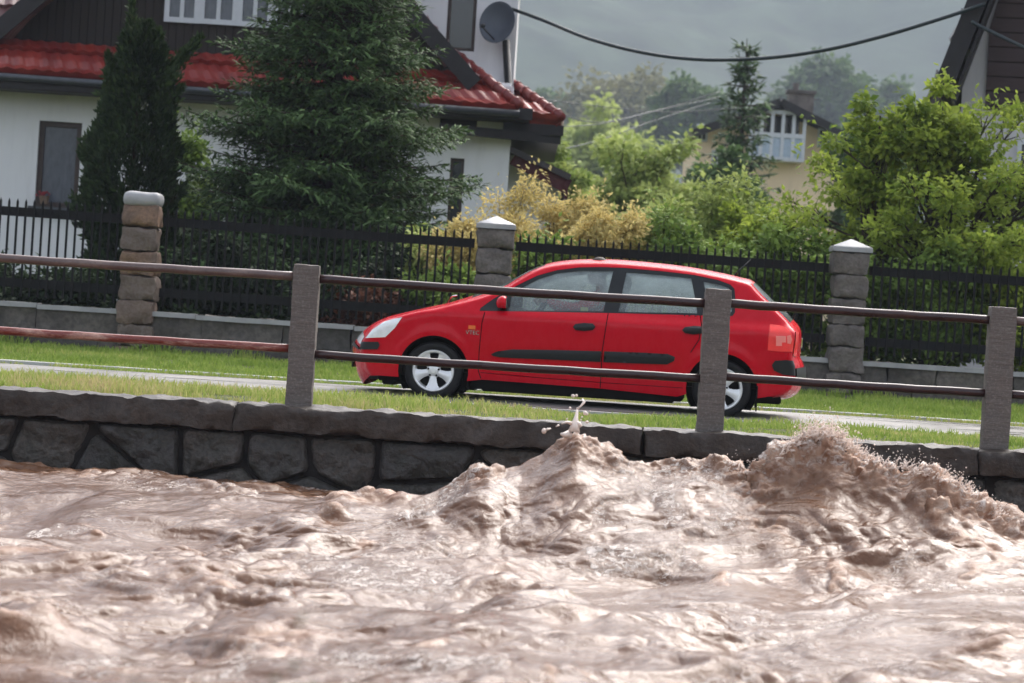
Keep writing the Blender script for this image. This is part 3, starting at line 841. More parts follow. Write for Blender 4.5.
# ---- half width of the body
_zp = np.array([.10, .17, .22, .40, .55, .66, .78, .825, .842, .918, .95, 1.05, 1.2, 1.32, 1.42])
_wp = np.array([.775, .79, .803, .833, .846, .852, .852, .850, .842, .772, .762, .735, .682, .632, .59])
_zz = np.linspace(.05, 1.5, 600); _ww = np.interp(_zz, _zp, _wp)
_k = np.hanning(9); _k /= _k.sum(); _ww = np.convolve(np.pad(_ww, 4, mode='edge'), _k, mode='valid')
S0, S1 = edge[0][0], max(p[0] for p in edge)
edge_np = np.array(densify(edge, .02, False))
_ea = np.array(edge[:-1]); _eb = np.array(edge[1:]); _ed = _eb - _ea; _el = (_ed ** 2).sum(1)
def segdist(p):
    q = np.array(p) - _ea; t = np.clip((q * _ed).sum(1) / _el, 0, 1)
    return float(np.sqrt(((q - _ed * t[:, None]) ** 2).sum(1)).min())
def W(s, z, rnd=True):
    w = float(np.interp(z, _zz, _ww))
    fr = max(0, (-.12 - s) / .62); w -= .16 * fr ** 2.2
    re = max(0, (s - 2.75) / .8); w -= .10 * re ** 2.2
    # hood and front wing stay wide where the greenhouse would lean in
    if s < .6: 
        k = min(1, (.6 - s) / .5); w = w + k * max(0, min(.835, .845 - .16 * fr ** 2.2) - w) * .75
    for c in (WF, WR):
        d_ = math.hypot(s - c[0], z - c[1]); w += .012 * math.exp(-((d_ - .36) / .05) ** 2) * (1 if z > c[1] - .12 else 0)
    if rnd:
        d_ = segdist((s, z)); r = .055
        if d_ < r: w -= r * .8 * (1 - math.sqrt(max(0, 1 - (1 - d_ / r) ** 2)))
    return w

verts2 = []; edges2 = []
def add_loop(l, closed=True):
    b0 = len(verts2); verts2.extend(l); n = len(l)
    for i in range(n if closed else n - 1): edges2.append((b0 + i, b0 + (i + 1) % n))
for l in loops.values(): add_loop(l)
add_loop(CREASE, False)
cons = np.array(verts2)
stp = .03
pts = []
for i, s in enumerate(np.arange(S0 - .1, S1 + .1, stp)):
    for z in np.arange(.1, 1.5, stp):
        q = (s + (stp / 2 if int(round(z / stp)) % 2 else 0), z)
        if inside(q, O) and ((cons - q) ** 2).sum(1).min() > (.45 * stp) ** 2: pts.append(q)
# a ring near the top edge so that the rounding reads
_near = np.array([q for k_, l in loops.items() if k_ != 'O' for q in l])
for off in (.007, .017, .030, .046):
    n_ = normals2(edge); run = []
    for p, q in zip(edge, n_):
        c = (p[0] - q[0] * off, p[1] - q[1] * off)
        if inside(c, O) and segdist(c) > off * .9 and ((_near - c) ** 2).sum(1).min() > .010 ** 2: run.append(c)
        else:
            if len(run) > 1: add_loop(run, False)
            run = []
    if len(run) > 1: add_loop(run, False)
pts = [p for p in pts if segdist(p) > .058]
pts = [p for p in pts]
res = delaunay_2d_cdt([Vector(v) for v in verts2 + pts], edges2, [], 0, 1e-5)
V2 = [tuple(v) for v in res[0]]; T2 = res[2]
Wc = [W(s, z) for s, z in V2]
regions = {}
for t in T2:
    c = (sum(V2[i][0] for i in t) / len(t), sum(V2[i][1] for i in t) / len(t))
    if not inside(c, O): continue
    if any(inside(c, g_) for g_ in GS): continue
    if inside(c, G1): k = 'front_glass'
    elif inside(c, G2): k = 'rear_glass'
    elif inside(c, G3): k = 'quarter_glass'
    elif inside(c, WB): k = 'frame'
    elif inside(c, HL): k = 'headlight'
    elif inside(c, TL): k = 'taillight'
    elif inside(c, BF): k = 'front_trim'
    elif inside(c, BR): k = 'rear_trim'
    else:
        fdx = lambda gp, z: float(np.interp(-z, [-q[1] for q in gp], [q[0] for q in gp]))
        x1, x2, x3 = fdx(GAPS[0], c[1]), fdx(GAPS[1], c[1]), fdx(GAPS[2], c[1])
        zr = float(np.interp(c[0], [q[0] for q in RKR[0]], [q[1] for q in RKR[0]]))
        arch_d = math.hypot(c[0] - WR[0], c[1] - WR[1])
        if c[1] < .93 and c[1] > zr and x1 < c[0] < x2: k = 'front_door'
        elif c[1] < .93 and c[1] > zr and x2 < c[0] < x3 and arch_d > RWR + .03: k = 'rear_door'
        else: k = 'body'
    regions.setdefault(k, []).append(t)

car = empty('hatchback_car', (0, 0, 0), 0, 'bright red five-door hatchback driving along the wet road', 'car')
def side_mesh(name, key, mat, side, parent, off=0.0, thick=0.0, zfun=None):
    """one region of the body side; side -1 = river side (towards the camera)"""
    tris = regions[key]; used = sorted({i for t in tris for i in t}); mp = {i: n for n, i in enumerate(used)}
    vs = [(V2[i][0], side * (Wc[i] + off), V2[i][1]) for i in used]; fs = [tuple(mp[i] for i in t) for t in tris]
    m_ = MB(); m_.add(vs, fs)
    if thick:
        # close the border back into the body
        n = len(vs); cnt = {}
        for f in fs:
            for a, b2 in zip(f, f[1:] + f[:1]): cnt[(min(a, b2), max(a, b2))] = cnt.get((min(a, b2), max(a, b2)), 0) + 1
        back = [(v[0], v[1] - side * thick, v[2]) for v in vs]; m_.v += back; m_.t += [0] * n
        for (a, b2), c in cnt.items():
            if c == 1: m_.f.append((a, b2, b2 + n, a + n))
    return m_.build(name, mat, parent, auto=38)

# ---- shell that wraps over the top: bonnet, windscreen, roof, tailgate
NT_ = 21
top = []
for (p, n, b2) in zip(edge, ns, bu):
    we = W(p[0], p[1]); row = []
    for q in range(NT_):
        t = -1 + 2 * q / (NT_ - 1); ts = math.copysign(abs(t) ** .85, t)
        k = (1 - abs(t) ** 2.4)
        row.append((p[0] + n[0] * b2 * k, ts * we, p[1] + n[1] * b2 * k))
    top.append(row)
def si(px, py):   # index of the edge row nearest to a photo point
    c = C(px, py); return min(range(len(sc_)), key=lambda i: (sc_[i][0] - c[0]) ** 2 + (sc_[i][1] - c[1]) ** 2)
i_ws0, i_ws1 = si(470, 297), si(545, 265.2); i_rg0, i_rg1 = si(754, 282), si(793, 319.5)
tops = {'front_trim': [], 'rear_trim': [], 'headlight': [], 'taillight': [], 'body': [], 'windscreen': [], 'rear_window': []}
for i in range(len(top) - 1):
    for q in range(NT_ - 1):
        k = 'body'
        if i_ws0 <= i < i_ws1 and 2 <= q < NT_ - 3: k = 'windscreen'
        if i_rg0 <= i < i_rg1 and 1 <= q < NT_ - 2: k = 'rear_window'
        def zin(a_, b_): return C(785, b_, 0.0)[1] < sc_[i][1] < C(785, a_, 0.0)[1] if i > len(sc_) // 2 else C(360, b_, 0.0)[1] < sc_[i][1] < C(360, a_, 0.0)[1]
        oq = min(q, NT_ - 2 - q)
        if i < len(sc_) // 4 and oq < 6 and zin(341.4, 349.6): k = 'front_trim'
        if i < len(sc_) // 4 and oq < 5 and zin(329.5, 338.2): k = 'headlight'
        if i > len(sc_) * 3 // 4 and oq < 7 and zin(362.5, 377.5): k = 'rear_trim'
        if i > len(sc_) * 3 // 4 and oq < 2 and zin(326, 351.5): k = 'taillight'
        tops[k].append((i * NT_ + q, i * NT_ + q + 1, (i + 1) * NT_ + q + 1, (i + 1) * NT_ + q))
topv = [v for r in top for v in r]
# body shell = both sides + top, welded
m_ = MB()
for side in (-1, 1):
    tris = regions['body']; used = sorted({i for t in tris for i in t}); mp = {i: n for n, i in enumerate(used)}
    m_.add([(V2[i][0], side * Wc[i], V2[i][1]) for i in used], [tuple(mp[i] for i in t) for t in tris])
m_.add(topv, tops['body'])
me = bpy.data.meshes.new('body'); me.from_pydata(m_.v, [], m_.f)
bm = bmesh.new(); bm.from_mesh(me); bmesh.ops.remove_doubles(bm, verts=bm.verts, dist=.004); bmesh.ops.recalc_face_normals(bm, faces=bm.faces)
for e in bm.edges:
    if len(e.link_faces) == 2 and e.calc_face_angle(0) > R(42): e.smooth = False
bm.to_mesh(me); bm.free(); me.polygons.foreach_set('use_smooth', np.ones(len(me.polygons), bool)); me.materials.append(M['paint'])
link(bpy.data.objects.new('body', me), car)
m_ = MB(); m_.add(topv, tops['windscreen']); m_.build('windscreen', M['car_glass'], car, smooth=True)
m_ = MB(); m_.add(topv, tops['rear_window']); m_.build('rear_window', m_glass('mist_and_sheen_rear_glass', (.5, .55, .55), .95, (.55, .63, .66)), car, smooth=True)  # extra pale misting stands in for sky reflected in the rear window
def wrap_(key, side):
    return [f for f in tops[key] if (sum(topv[i][1] for i in f) < 0) == (side < 0)]
def build_wrap(name, key, mat, side, parent, off):
    fs = wrap_(key, side)
    if not fs: return
    nn = {}
    for f in fs:
        n = (Vector(topv[f[1]]) - Vector(topv[f[0]])).cross(Vector(topv[f[3]]) - Vector(topv[f[0]])).normalized()
        if n.x * (1 if key.startswith('rear') or key == 'taillight' else -1) < 0: n = -n
        for i in f: nn[i] = nn.get(i, Vector()) + n
    used = sorted(nn); mp = {i: k for k, i in enumerate(used)}
    m_ = MB(); m_.add([Vector(topv[i]) + nn[i].normalized() * off for i in used], [tuple(mp[i] for i in f) for f in fs]); return m_.build(name, mat, parent, smooth=True)

def yside(s, z, side, off=0): return (s, side * (W(s, z) + off), z)
def patch(name, poly, side, off, mat, parent, step=.03, rise=0.0):
    """raised piece that follows the body side; poly in (s,z)"""
    l = densify(poly, step); vs = list(l); es = [(i, (i + 1) % len(l)) for i in range(len(l))]
    x0, x1 = min(p[0] for p in l), max(p[0] for p in l); z0, z1 = min(p[1] for p in l), max(p[1] for p in l)
    la = np.array(l)
    for s in np.arange(x0, x1, step):
        for z in np.arange(z0, z1, step):
            if inside((s, z), l) and ((la - (s, z)) ** 2).sum(1).min() > (.4 * step) ** 2: vs.append((s, z))
    r_ = delaunay_2d_cdt([Vector(v) for v in vs], es, [], 0, 1e-6)
    vv = [tuple(v) for v in r_[0]]; fs = []
    for t in r_[2]:
        c = (sum(vv[i][0] for i in t) / 3, sum(vv[i][1] for i in t) / 3)
        if inside(c, l): fs.append(tuple(t))
    def dist(p): return math.sqrt(((la - p) ** 2).sum(1).min())
    vt = [(p[0], side * (W(*p) + off + (rise * min(1, dist(p) / .02) if rise else 0)), p[1]) for p in vv]
    m_ = MB(); m_.add(vt, fs); n = len(vt); m_.v += [(p[0], side * (W(*p) - .01), p[1]) for p in vv]; m_.t += [0] * n
    cnt = {}
    for f in fs:
        for a, b2 in zip(f, f[1:] + f[:1]): cnt[(min(a, b2), max(a, b2))] = cnt.get((min(a, b2), max(a, b2)), 0) + 1
    for (a, b2), c in cnt.items():
        if c == 1: m_.f.append((a, b2, b2 + n, a + n))
    return m_.build(name, mat, parent, auto=40)

MF = px_([(491, 354.2), (497, 351.4), (512, 349.4), (560, 350), (601.5, 351.2), (600.6, 362), (560, 360), (520, 358.4), (500, 357.4), (493, 356)])
MR_ = px_([(604.2, 351.3), (640, 352.5), (668, 354), (675, 357), (674, 361), (667, 364.4), (640, 363.6), (603.3, 362.2)])
HF = px_([(573, 327), (575.5, 324), (584, 322.9), (593, 323.6), (595.6, 326.8), (593, 330), (584, 331), (575.5, 330)])
HR = px_([(682, 330), (685, 327), (694, 325.8), (703, 326.6), (705.6, 330), (703, 333.4), (694, 334.4), (685, 333.2)])
mirror_tri = px_([(479.8, 310.6), (480.5, 308.2), (493.4, 299), (506, 291.7), (510.5, 293.6), (508.6, 310.6)])
for side in (-1, 1):
    fd = side_mesh('door', 'front_door', M['paint'], side, car)
    side_mesh('window', 'front_glass', M['car_glass'], side, fd, -.012)
    patch('handle', HF, side, .016, M['trim'], fd, .02, .012)
    patch('moulding', MF, side, .012, M['trim'], fd, .03, .006)
    rd = side_mesh('door', 'rear_door', M['paint'], side, car)
    side_mesh('window', 'rear_glass', M['car_glass'], side, rd, -.012)
    side_mesh('quarter_window', 'quarter_glass', M['car_glass'], side, rd, -.012)
    patch('handle', HR, side, .016, M['trim'], rd, .02, .012)
    patch('moulding', MR_, side, .012, M['trim'], rd, .03, .006)
    side_mesh('window_frame', 'frame', M['trim'], side, car, -.003, .02)
    hl = side_mesh('headlight', 'headlight', M['lamp_glass'], side, car, .004, .02)
    m_ = MB(); c = C(383, 330); m_.ball((c[0] + .03, side * (W(*c) - .12), c[1]), (.07, .07, .06), 12, 8); m_.build('reflector', M['chrome'], hl, smooth=True)
    tl = side_mesh('taillight', 'taillight', M['tail_red'], side, car, .008, .03)
    patch('reversing_lamp', px_([(787, 336), (790.5, 335), (792.3, 339.5), (790.8, 344), (787.4, 343.4)]), side, .012, M['tail_white'], tl, .015)
    patch('lens_panel', px_([(776, 336), (786, 336), (786, 342.5), (782, 342.5), (782, 346), (776, 346)]), side, .0105, M['tail_white'], tl, .02)
    side_mesh('bumper_trim', 'front_trim', M['trim'], side, car, .012, .03)
    side_mesh('bumper_trim', 'rear_trim', M['trim'], side, car, .016, .04)
    build_wrap('bumper_trim_corner', 'front_trim', M['trim'], side, car, .012); build_wrap('bumper_trim_corner', 'rear_trim', M['trim'], side, car, .016)
    build_wrap('lens_corner', 'headlight', M['lamp_glass'], side, hl, .004); build_wrap('lens_corner', 'taillight', M['tail_red'], side, tl, .008)
    ind = patch('indicator', px_([(468.6, 325.2), (475.6, 325.6), (475.4, 329.4), (468.4, 329)]), side, .006, M['orange'], car, .02)
    if side < 0:
        c0 = C(749.6, 339.3)
        fl = patch('fuel_flap', arc(c0, .083, 0, 2 * math.pi, 28)[:-1], side, .0035, M['paint'], car, .03)
    # sail of the door mirror and the mirror itself
    sail = patch('mirror_sail', mirror_tri, side, .004, M['trim'], fd, .03)
    mc = C(504.5, 302)
    mi = MB(); bmv = []
    mi.ball((mc[0] - .005, side * (.86), mc[1] - .012), (.066, .09, .070), 16, 12)
    mir = mi.build('side_mirror', M['paint'], car, smooth=True)
    for v in mir.data.vertices:
        # flat rear face, blunt rounded nose
        if v.co.x > mc[0] + .028: v.co.x = mc[0] + .028
        if v.co.z < mc[1] - .06: v.co.z = mc[1] - .06
    mi = MB(); mi.bar((mc[0] - .01, side * .76, mc[1] - .075), (mc[0] - .005, side * .84, mc[1] - .055), .05, .03); mi.build('mirror_stalk', M['trim'], mir)
    mi = MB(); mi.box((mc[0] + .030, side * .86, mc[1] - .005), (.004, .13, .095)); mi.build('mirror_glass', M['chrome'], mir)
    # inner lining (keeps the shut lines dark)
    li = MB()
    xs_ = np.linspace(WF[0] + .36, WR[0] - .36, 10)
    for a, c2 in zip(xs_[:-1], xs_[1:]):
        li.add([(a, side * .765, .2), (c2, side * .765, .2), (c2, side * .765, .55), (a, side * .765, .55), (c2, side * .74, .90), (a, side * .74, .90)], [(0, 1, 2, 3), (3, 2, 4, 5)])
    li.build('door_lining', M['dark'], car)

# badge by the indicator, rear emblem
cu = bpy.data.curves.new('badge', 'FONT'); cu.body = 'VTEC'; cu.size = .055; cu.extrude = .002; cu.align_x = 'CENTER'
tmp = bpy.data.objects.new('tmp', cu); COL.objects.link(tmp)
bpy.context.view_layer.update()
me = bpy.data.meshes.new_from_object(tmp.evaluated_get(bpy.context.evaluated_depsgraph_get())); bpy.data.objects.remove(tmp)
me.materials.clear(); me.materials.append(M['chrome'])
bd = link(bpy.data.objects.new('badge', me), car); c = C(472.5, 334.5); bd.location = (c[0], -(W(*c) + .003), c[1]); bd.rotation_euler = (R(90), 0, 0)
rc = C(800.6, 343, 0.0)
m_ = MB()
for a, b2 in (((-.05, .045), (.05, .045)), ((-.05, -.045), (.05, -.045)), ((-.055, .045), (-.04, -.045)), ((.055, .045), (.04, -.045)), ((-.03, .03), (-.018, -.03)), ((.03, .03), (.018, -.03)), ((-.024, 0), (.024, 0))):
    m_.bar((rc[0] + .012, a[0], rc[1] + a[1]), (rc[0] + .012, b2[0], rc[1] + b2[1]), .012, .012)
m_.build('rear_emblem', M['chrome'], car)

# wheels
def wheel(c, Rt, y, side):
    w = MB()
    ri = Rt * .70
    prof = [(ri, -.085), (ri + .012, -.098), (Rt - .03, -.100), (Rt - .008, -.086), (Rt, -.06), (Rt, .06), (Rt - .008, .086), (Rt - .03, .1), (ri + .012, .098), (ri, .085)]
    w.lathe(prof, (0, 0, 0), 'Y', 56, closed=True)
    t = empty('wheel', (c[0], side * y, c[1])); t.parent = car
    w.build('tyre', M['rubber'], t, auto=50)
    r = MB()
    r.lathe([(ri + .006, -.088), (ri - .004, -.100), (ri - .018, -.098), (ri - .026, -.07), (ri - .03, .06), (ri, .08)], (0, 0, 0), 'Y', 56)
    hub = [(0, -.082), (.022, -.082), (.05, -.074), (.066, -.062), (.07, -.04), (0, -.03)]
    r.lathe(hub, (0, 0, 0), 'Y', 32)
    for k in range(5):
        a = math.pi / 2 * -1 + k * 2 * math.pi / 5
        pr = [(.045, .040, -.068), (.075, .036, -.072), (.11, .040, -.076), (.145, .052, -.080), (.175, .072, -.084), (ri - .008, .095, -.088)]
        vs = []; fs = []
        for (rad, hw, yy) in pr:
            da = math.atan2(hw, rad)
            for kk, dy in ((-1, .012), (-.55, -.002), (0, -.004), (.55, -.002), (1, .012)):
                vs.append((rad * math.cos(a + da * kk), yy + dy, rad * math.sin(a + da * kk)))
        for i in range(len(pr) - 1):
            for q in range(4): fs.append((i * 5 + q, i * 5 + q + 1, i * 5 + q + 6, i * 5 + q + 5))
        # side walls
        b0 = len(vs)
        for i, (rad, hw, yy) in enumerate(pr):
            da = math.atan2(hw, rad) * .9
            for kk in (-1, 1): vs.append((rad * math.cos(a + da * kk), yy + .045, rad * math.sin(a + da * kk)))
        for i in range(len(pr) - 1):
            fs.append((i * 5, (i + 1) * 5, b0 + (i + 1) * 2, b0 + i * 2)); fs.append((i * 5 + 4, (i + 1) * 5 + 4, b0 + (i + 1) * 2 + 1, b0 + i * 2 + 1))
        r.add(vs, fs)
    rim = r.build('rim', M['alloy'], t, auto=45)
    d_ = MB(); d_.lathe([(0, -.02), (ri - .03, -.02), (ri - .03, .05), (0, .05)], (0, 0, 0), 'Y', 40)
    for k in range(5):
        a = math.pi / 2 + k * 2 * math.pi / 5; d_.lathe([(0, -.080), (.0095, -.080), (.0095, -.06)], (.052 * math.cos(a), 0, .052 * math.sin(a)), 'Y', 10)
    d_.build('brake_disc', M['dark'], t, auto=45)
    d_ = MB(); d_.lathe([(0, -.088), (.026, -.086), (.03, -.08)], (0, 0, 0), 'Y', 24); d_.build('hub_cap', M['alloy'], t, auto=45)
    if side > 0: t.rotation_euler = (0, 0, math.pi)
    return t
for side in (-1, 1):
    wheel(WF, .279, .735, side); wheel(WR, .279, .735, side)
# wheel wells, floor, underside, mud flaps, exhaust
for c in (WF, WR):
    for side in (-1, 1):
        m_ = MB(); y1 = side * .80; y0 = side * .45
        a_ = arc(c, .338, -.6, math.pi + .6, 24)
        vs = [(p[0], y1, p[1]) for p in a_] + [(p[0], y0, p[1]) for p in a_]; n = len(a_)
        fs = [(i, i + 1, i + 1 + n, i + n) for i in range(n - 1)] + [tuple(range(n, 2 * n))]
        m_.add(vs, fs); m_.build('wheel_arch_liner', M['dark'], car)
m_ = MB()
m_.box(((WF[0] + WR[0]) / 2, 0, .165), (WR[0] - WF[0] - .74, 1.46, .09))
m_.box(((WF[0] + WR[0]) / 2, 0, .125), (WR[0] - WF[0] - .9, 1.2, .05))
m_.box((WF[0] - .38, 0, .175), (.34, 1.24, .07)); m_.box((WF[0] - .45, 0, .13), (.12, 1.2, .05)); m_.box((WF[0], 0, .25), (.8, .8, .1))
m_.box((WR[0] + .36, 0, .24), (.40, 1.3, .09)); m_.box((WR[0], 0, .25), (.8, .8, .1))
m_.box((WR[0] + .42, -.35, .20), (.3, .2, .1))
m_.build('underbody', M['dark'], car, bevel=.01)
for side in (-1, 1):
    m_ = MB(); m_.box((WR[0] + .335, side * .73, .20), (.012, .2, .24)); m_.build('mud_flap', M['dark'], car)
    m_ = MB(); m_.box((WF[0] + .33, side * .73, .20), (.012, .17, .16)); m_.build('mud_flap', M['dark'], car)
m_ = MB(); m_.box((edge[0][0] + .02, 0, .175), (.10, 1.25, .05)); m_.build('front_lip', M['trim'], car, bevel=.012)
# number plates, wipers, aerial
m_ = MB(); c = C(356, 361, 0.0); m_.box((c[0] + .0, 0, c[1]), (.012, .52, .11)); m_.build('number_plate', M['trim'], car, bevel=.003)
c = C(799, 352, 0.0); m_ = MB(); m_.box((c[0] - .0, 0, c[1] - .02), (.012, .52, .11)); m_.build('number_plate', M['tail_white'], car, bevel=.003)
c = C(734, 275, 0.0); c2 = C(751, 259.5, 0.0); m_ = MB(); m_.tube([(c[0], 0, c[1] - .02), (c[0] + .03, 0, c[1] + .03), (c2[0], 0, c2[1])], [.014, .006, .0045], 8); m_.build('aerial', M['trim'], car, smooth=True)
c = C(778, 308, 0.0); c2 = C(791, 312, 0.0); m_ = MB(); m_.tube([(c2[0] + .02, .0, c2[1] - .06), (c2[0] + .045, .0, c2[1]), (c[0] + .05, -.3, c[1] + .0)], [.014, .011, .007], 8); m_.build('wiper', M['trim'], car, smooth=True)
c = C(448, 304, 0.0); c2 = C(462, 299.5, 0.0); m_ = MB(); m_.tube([(c[0], -.1, c[1] + .008), ((c[0] + c2[0]) / 2, -.36, c2[1] + .022), (c2[0] + .0, -.55, c2[1] + .03)], .008, 8); m_.build('wiper', M['chrome'], car, smooth=True)
# cabin
m_ = MB(); m_.box((1.45, 0, .24), (2.6, 1.42, .06)); m_.build('cabin_floor', M['dark'], car)
m_ = MB(); m_.rough((.62, 0, .80), (.5, 1.4, .24), .12, .004, 2, 3, round_=.09); m_.build('dashboard', M['trim'], car, smooth=True)
def seat(s, y, wd):
    st = MB(); st.rough((s, y, .46), (.52, wd, .2), .08, .006, 3, 4, round_=.07)
    q = Matrix.Rotation(R(18), 3, 'Y'); st.rough((s + .34, y, .80), (.15, wd, .68), .08, .006, 4, 4, round_=.06, rot=q)
    if wd < .8: st.rough((s + .47, y, 1.19), (.09, .26, .17), .05, .003, 5, 4, round_=.04, rot=q)
    else:
        for dy in (-.35, .35): st.rough((s + .47, y + dy, 1.15), (.09, .26, .15), .05, .003, 5, 4, round_=.04, rot=q)
    return st.build('seat', M['seat'], car, smooth=True)
seat(1.24, -.36, .5); seat(1.24, .36, .5); seat(2.12, 0, 1.25)
m_ = MB(); q = Matrix.Rotation(R(-62), 3, 'Y')
ring = [Vector((.185 * math.cos(a), .185 * math.sin(a), 0)) for a in np.linspace(0, 2 * math.pi, 33)]
SWC = Vector((.93, -.36, .90))
m_.tube([q @ v + SWC for v in ring], .016, 8, caps=False)
for a in (0, 2.3, 4.0): m_.bar(SWC, q @ Vector((.18 * math.cos(a), .18 * math.sin(a), 0)) + SWC, .03, .02)
m_.tube([SWC, SWC + Vector((-.2, 0, -.1))], .03, 8)
m_.build('steering_wheel', M['trim'], car, smooth=True)
# yellow tag lying against the driver's window
c = C(584, 309.3); m_ = MB(); m_.box((c[0], -(W(*c) - .035), c[1]), (.072, .004, .04)); M['yellow'] = mat_plain('yellow_sticker', (.75, .62, .10), .5, var=.1); m_.build('window_sticker', M['yellow'], car)

# ---- place it: near front wheel under its photo position, rear turned slightly towards the river
car.location = CARLOC
car.rotation_euler = (0, 0, -YAW)
# ================================================================== driver
M['skin'] = mat_plain('skin', (.55, .34, .26), .5, .4, var=.08)
M['shirt'] = mat_plain('red_patterned_shirt', (.62, .04, .06), .85, .1, var=.6, scale=60)
M['hair'] = mat_plain('dark_hair', (.03, .022, .018), .6, .3, var=.3)
M['trousers'] = mat_plain('dark_trousers', (.03, .033, .045), .9, .1)
def skin_mesh(name, vs, es, rad, mat, parent, root=0, sub=2, place=None):
    me = bpy.data.meshes.new(name); me.from_pydata([tuple(v) for v in vs], es, [])
    o = bpy.data.objects.new(name, me); COL.objects.link(o)
    md = o.modifiers.new('s', 'SKIN'); md.use_smooth_shade = True
    sk = me.skin_vertices[0] if len(me.skin_vertices) else None
    if sk is None:
        bm = bmesh.new(); bm.from_mesh(me); bm.verts.layers.skin.verify(); bm.to_mesh(me); bm.free(); sk = me.skin_vertices[0]
    for i, r_ in enumerate(rad):
        sk.data[i].radius = r_ if hasattr(r_, '__len__') else (r_, r_); sk.data[i].use_root = (i == root)
    sb = o.modifiers.new('d', 'SUBSURF'); sb.levels = sub
    bpy.context.view_layer.update()
    m2 = bpy.data.meshes.new_from_object(o.evaluated_get(bpy.context.evaluated_depsgraph_get()))
    bpy.data.objects.remove(o)
    m2.name = name; m2.materials.clear(); m2.materials.append(mat)
    m2.polygons.foreach_set('use_smooth', np.ones(len(m2.polygons), bool))
    return link(bpy.data.objects.new(name, m2), parent)
per = empty('person', (0, 0, 0), 0, 'driver in a red shirt holding the wheel behind misted glass', 'person')
HIP = Vector((1.36, -.36, .60))
B = [HIP, HIP + Vector((.05, 0, .16)), HIP + Vector((.11, 0, .33)), HIP + Vector((.155, 0, .47)), HIP + Vector((.15, 0, .56)),
     # left (window side) arm
     HIP + Vector((.15, -.17, .44)), Vector((1.28, -.60, .945)), Vector((1.05, -.545, .985)), Vector((1.0, -.535, 1.0)),
     HIP + Vector((.15, .17, .44)), Vector((1.30, -.06, .80)), Vector((1.05, -.18, .96)), Vector((1.0, -.19, .98)),
     HIP + Vector((-.02, -.1, -.02)), HIP + Vector((-.42, -.13, .08)), HIP + Vector((-.72, -.13, -.24)),
     HIP + Vector((-.02, .1, -.02)), HIP + Vector((-.42, .12, .08)), HIP + Vector((-.75, .1, -.24))]
E = [(0, 1), (1, 2), (2, 3), (3, 4), (3, 5), (5, 6), (6, 7), (7, 8), (3, 9), (9, 10), (10, 11), (11, 12), (0, 13), (13, 14), (14, 15), (0, 16), (16, 17), (17, 18)]
rad = [(.13, .16), (.125, .15), (.13, .165), (.09, .12), .055, .07, .052, .036, .03, .07, .052, .036, .03, .095, .07, .05, .095, .07, .05]
skin_mesh('clothes', B, E, rad, M['shirt'], per)
# head, neck, face
h = MB(); HC_ = HIP + Vector((.10, 0, .72))
h.ball(HC_, (.098, .076, .118), 20, 14)
hd = h
hd.ball(HC_ + Vector((-.035, 0, -.055)), (.062, .056, .07), 16, 10)
hd.ball(HC_ + Vector((-.10, 0, -.018)), (.022, .014, .022), 10, 8)
for s in (-1, 1): hd.ball(HC_ + Vector((.012, s * .076, -.01)), (.02, .009, .03), 10, 8)
hd.tube([HIP + Vector((.15, 0, .54)), HC_ + Vector((.03, 0, -.07))], [.055, .052], 12)
hd.build('head', M['skin'], per, smooth=True)
e_ = MB()
for s in (-1, 1): e_.ball(HC_ + Vector((-.084, s * .032, .012)), (.010, .013, .009), 8, 6)
e_.build('eye', M['trim'], per, smooth=True)
e_ = MB(); e_.ball(HC_ + Vector((-.088, 0, -.062)), (.010, .024, .006), 8, 6); e_.build('mouth', mat_plain('lips', (.4, .16, .14), .5), per, smooth=True)
hh = MB(); hh.ball(HC_ + Vector((.014, 0, .022)), (.103, .084, .112), 20, 14)
hr = hh.build('hair', M['hair'], per, smooth=True)
bm = bmesh.new(); bm.from_mesh(hr.data)
bmesh.ops.delete(bm, geom=[v for v in bm.verts if v.co.x < HC_.x - .045 and v.co.z < HC_.z + .07 or v.co.z < HC_.z - .05], context='VERTS'); bm.to_mesh(hr.data); bm.free()
# hands closed on the steering wheel
for wr, s in ((Vector((1.0, -.535, 1.0)), 1), (Vector((1.0, -.19, .98)), -1)):
    vs = [wr, wr + Vector((-.035, 0, .012)), wr + Vector((-.075, 0, .015))]; es = [(0, 1), (1, 2)]; rd_ = [(.022, .028), (.02, .036), (.016, .038)]
    pm = skin_mesh('hand', vs, es, rd_, M['skin'], per)
    for k in range(4):
        yy = (k - 1.5) * .019; L = (.9, 1, .95, .8)[k]
        b0 = wr + Vector((-.075, yy, .018))
        f_ = MB(); f_.tube([b0, b0 + Vector((-.033 * L, 0, -.002)), b0 + Vector((-.048 * L, 0, -.024)), b0 + Vector((-.034 * L, 0, -.042))], [.0095, .009, .0085, .007], 8); f_.build('finger', M['skin'], pm, smooth=True)
    f_ = MB(); f_.tube([wr + Vector((-.03, s * .03, .0)), wr + Vector((-.055, s * .048, -.012)), wr + Vector((-.078, s * .045, -.024))], [.012, .0105, .008], 8); f_.build('thumb', M['skin'], pm, smooth=True)
per.location = car.location; per.rotation_euler = car.rotation_euler
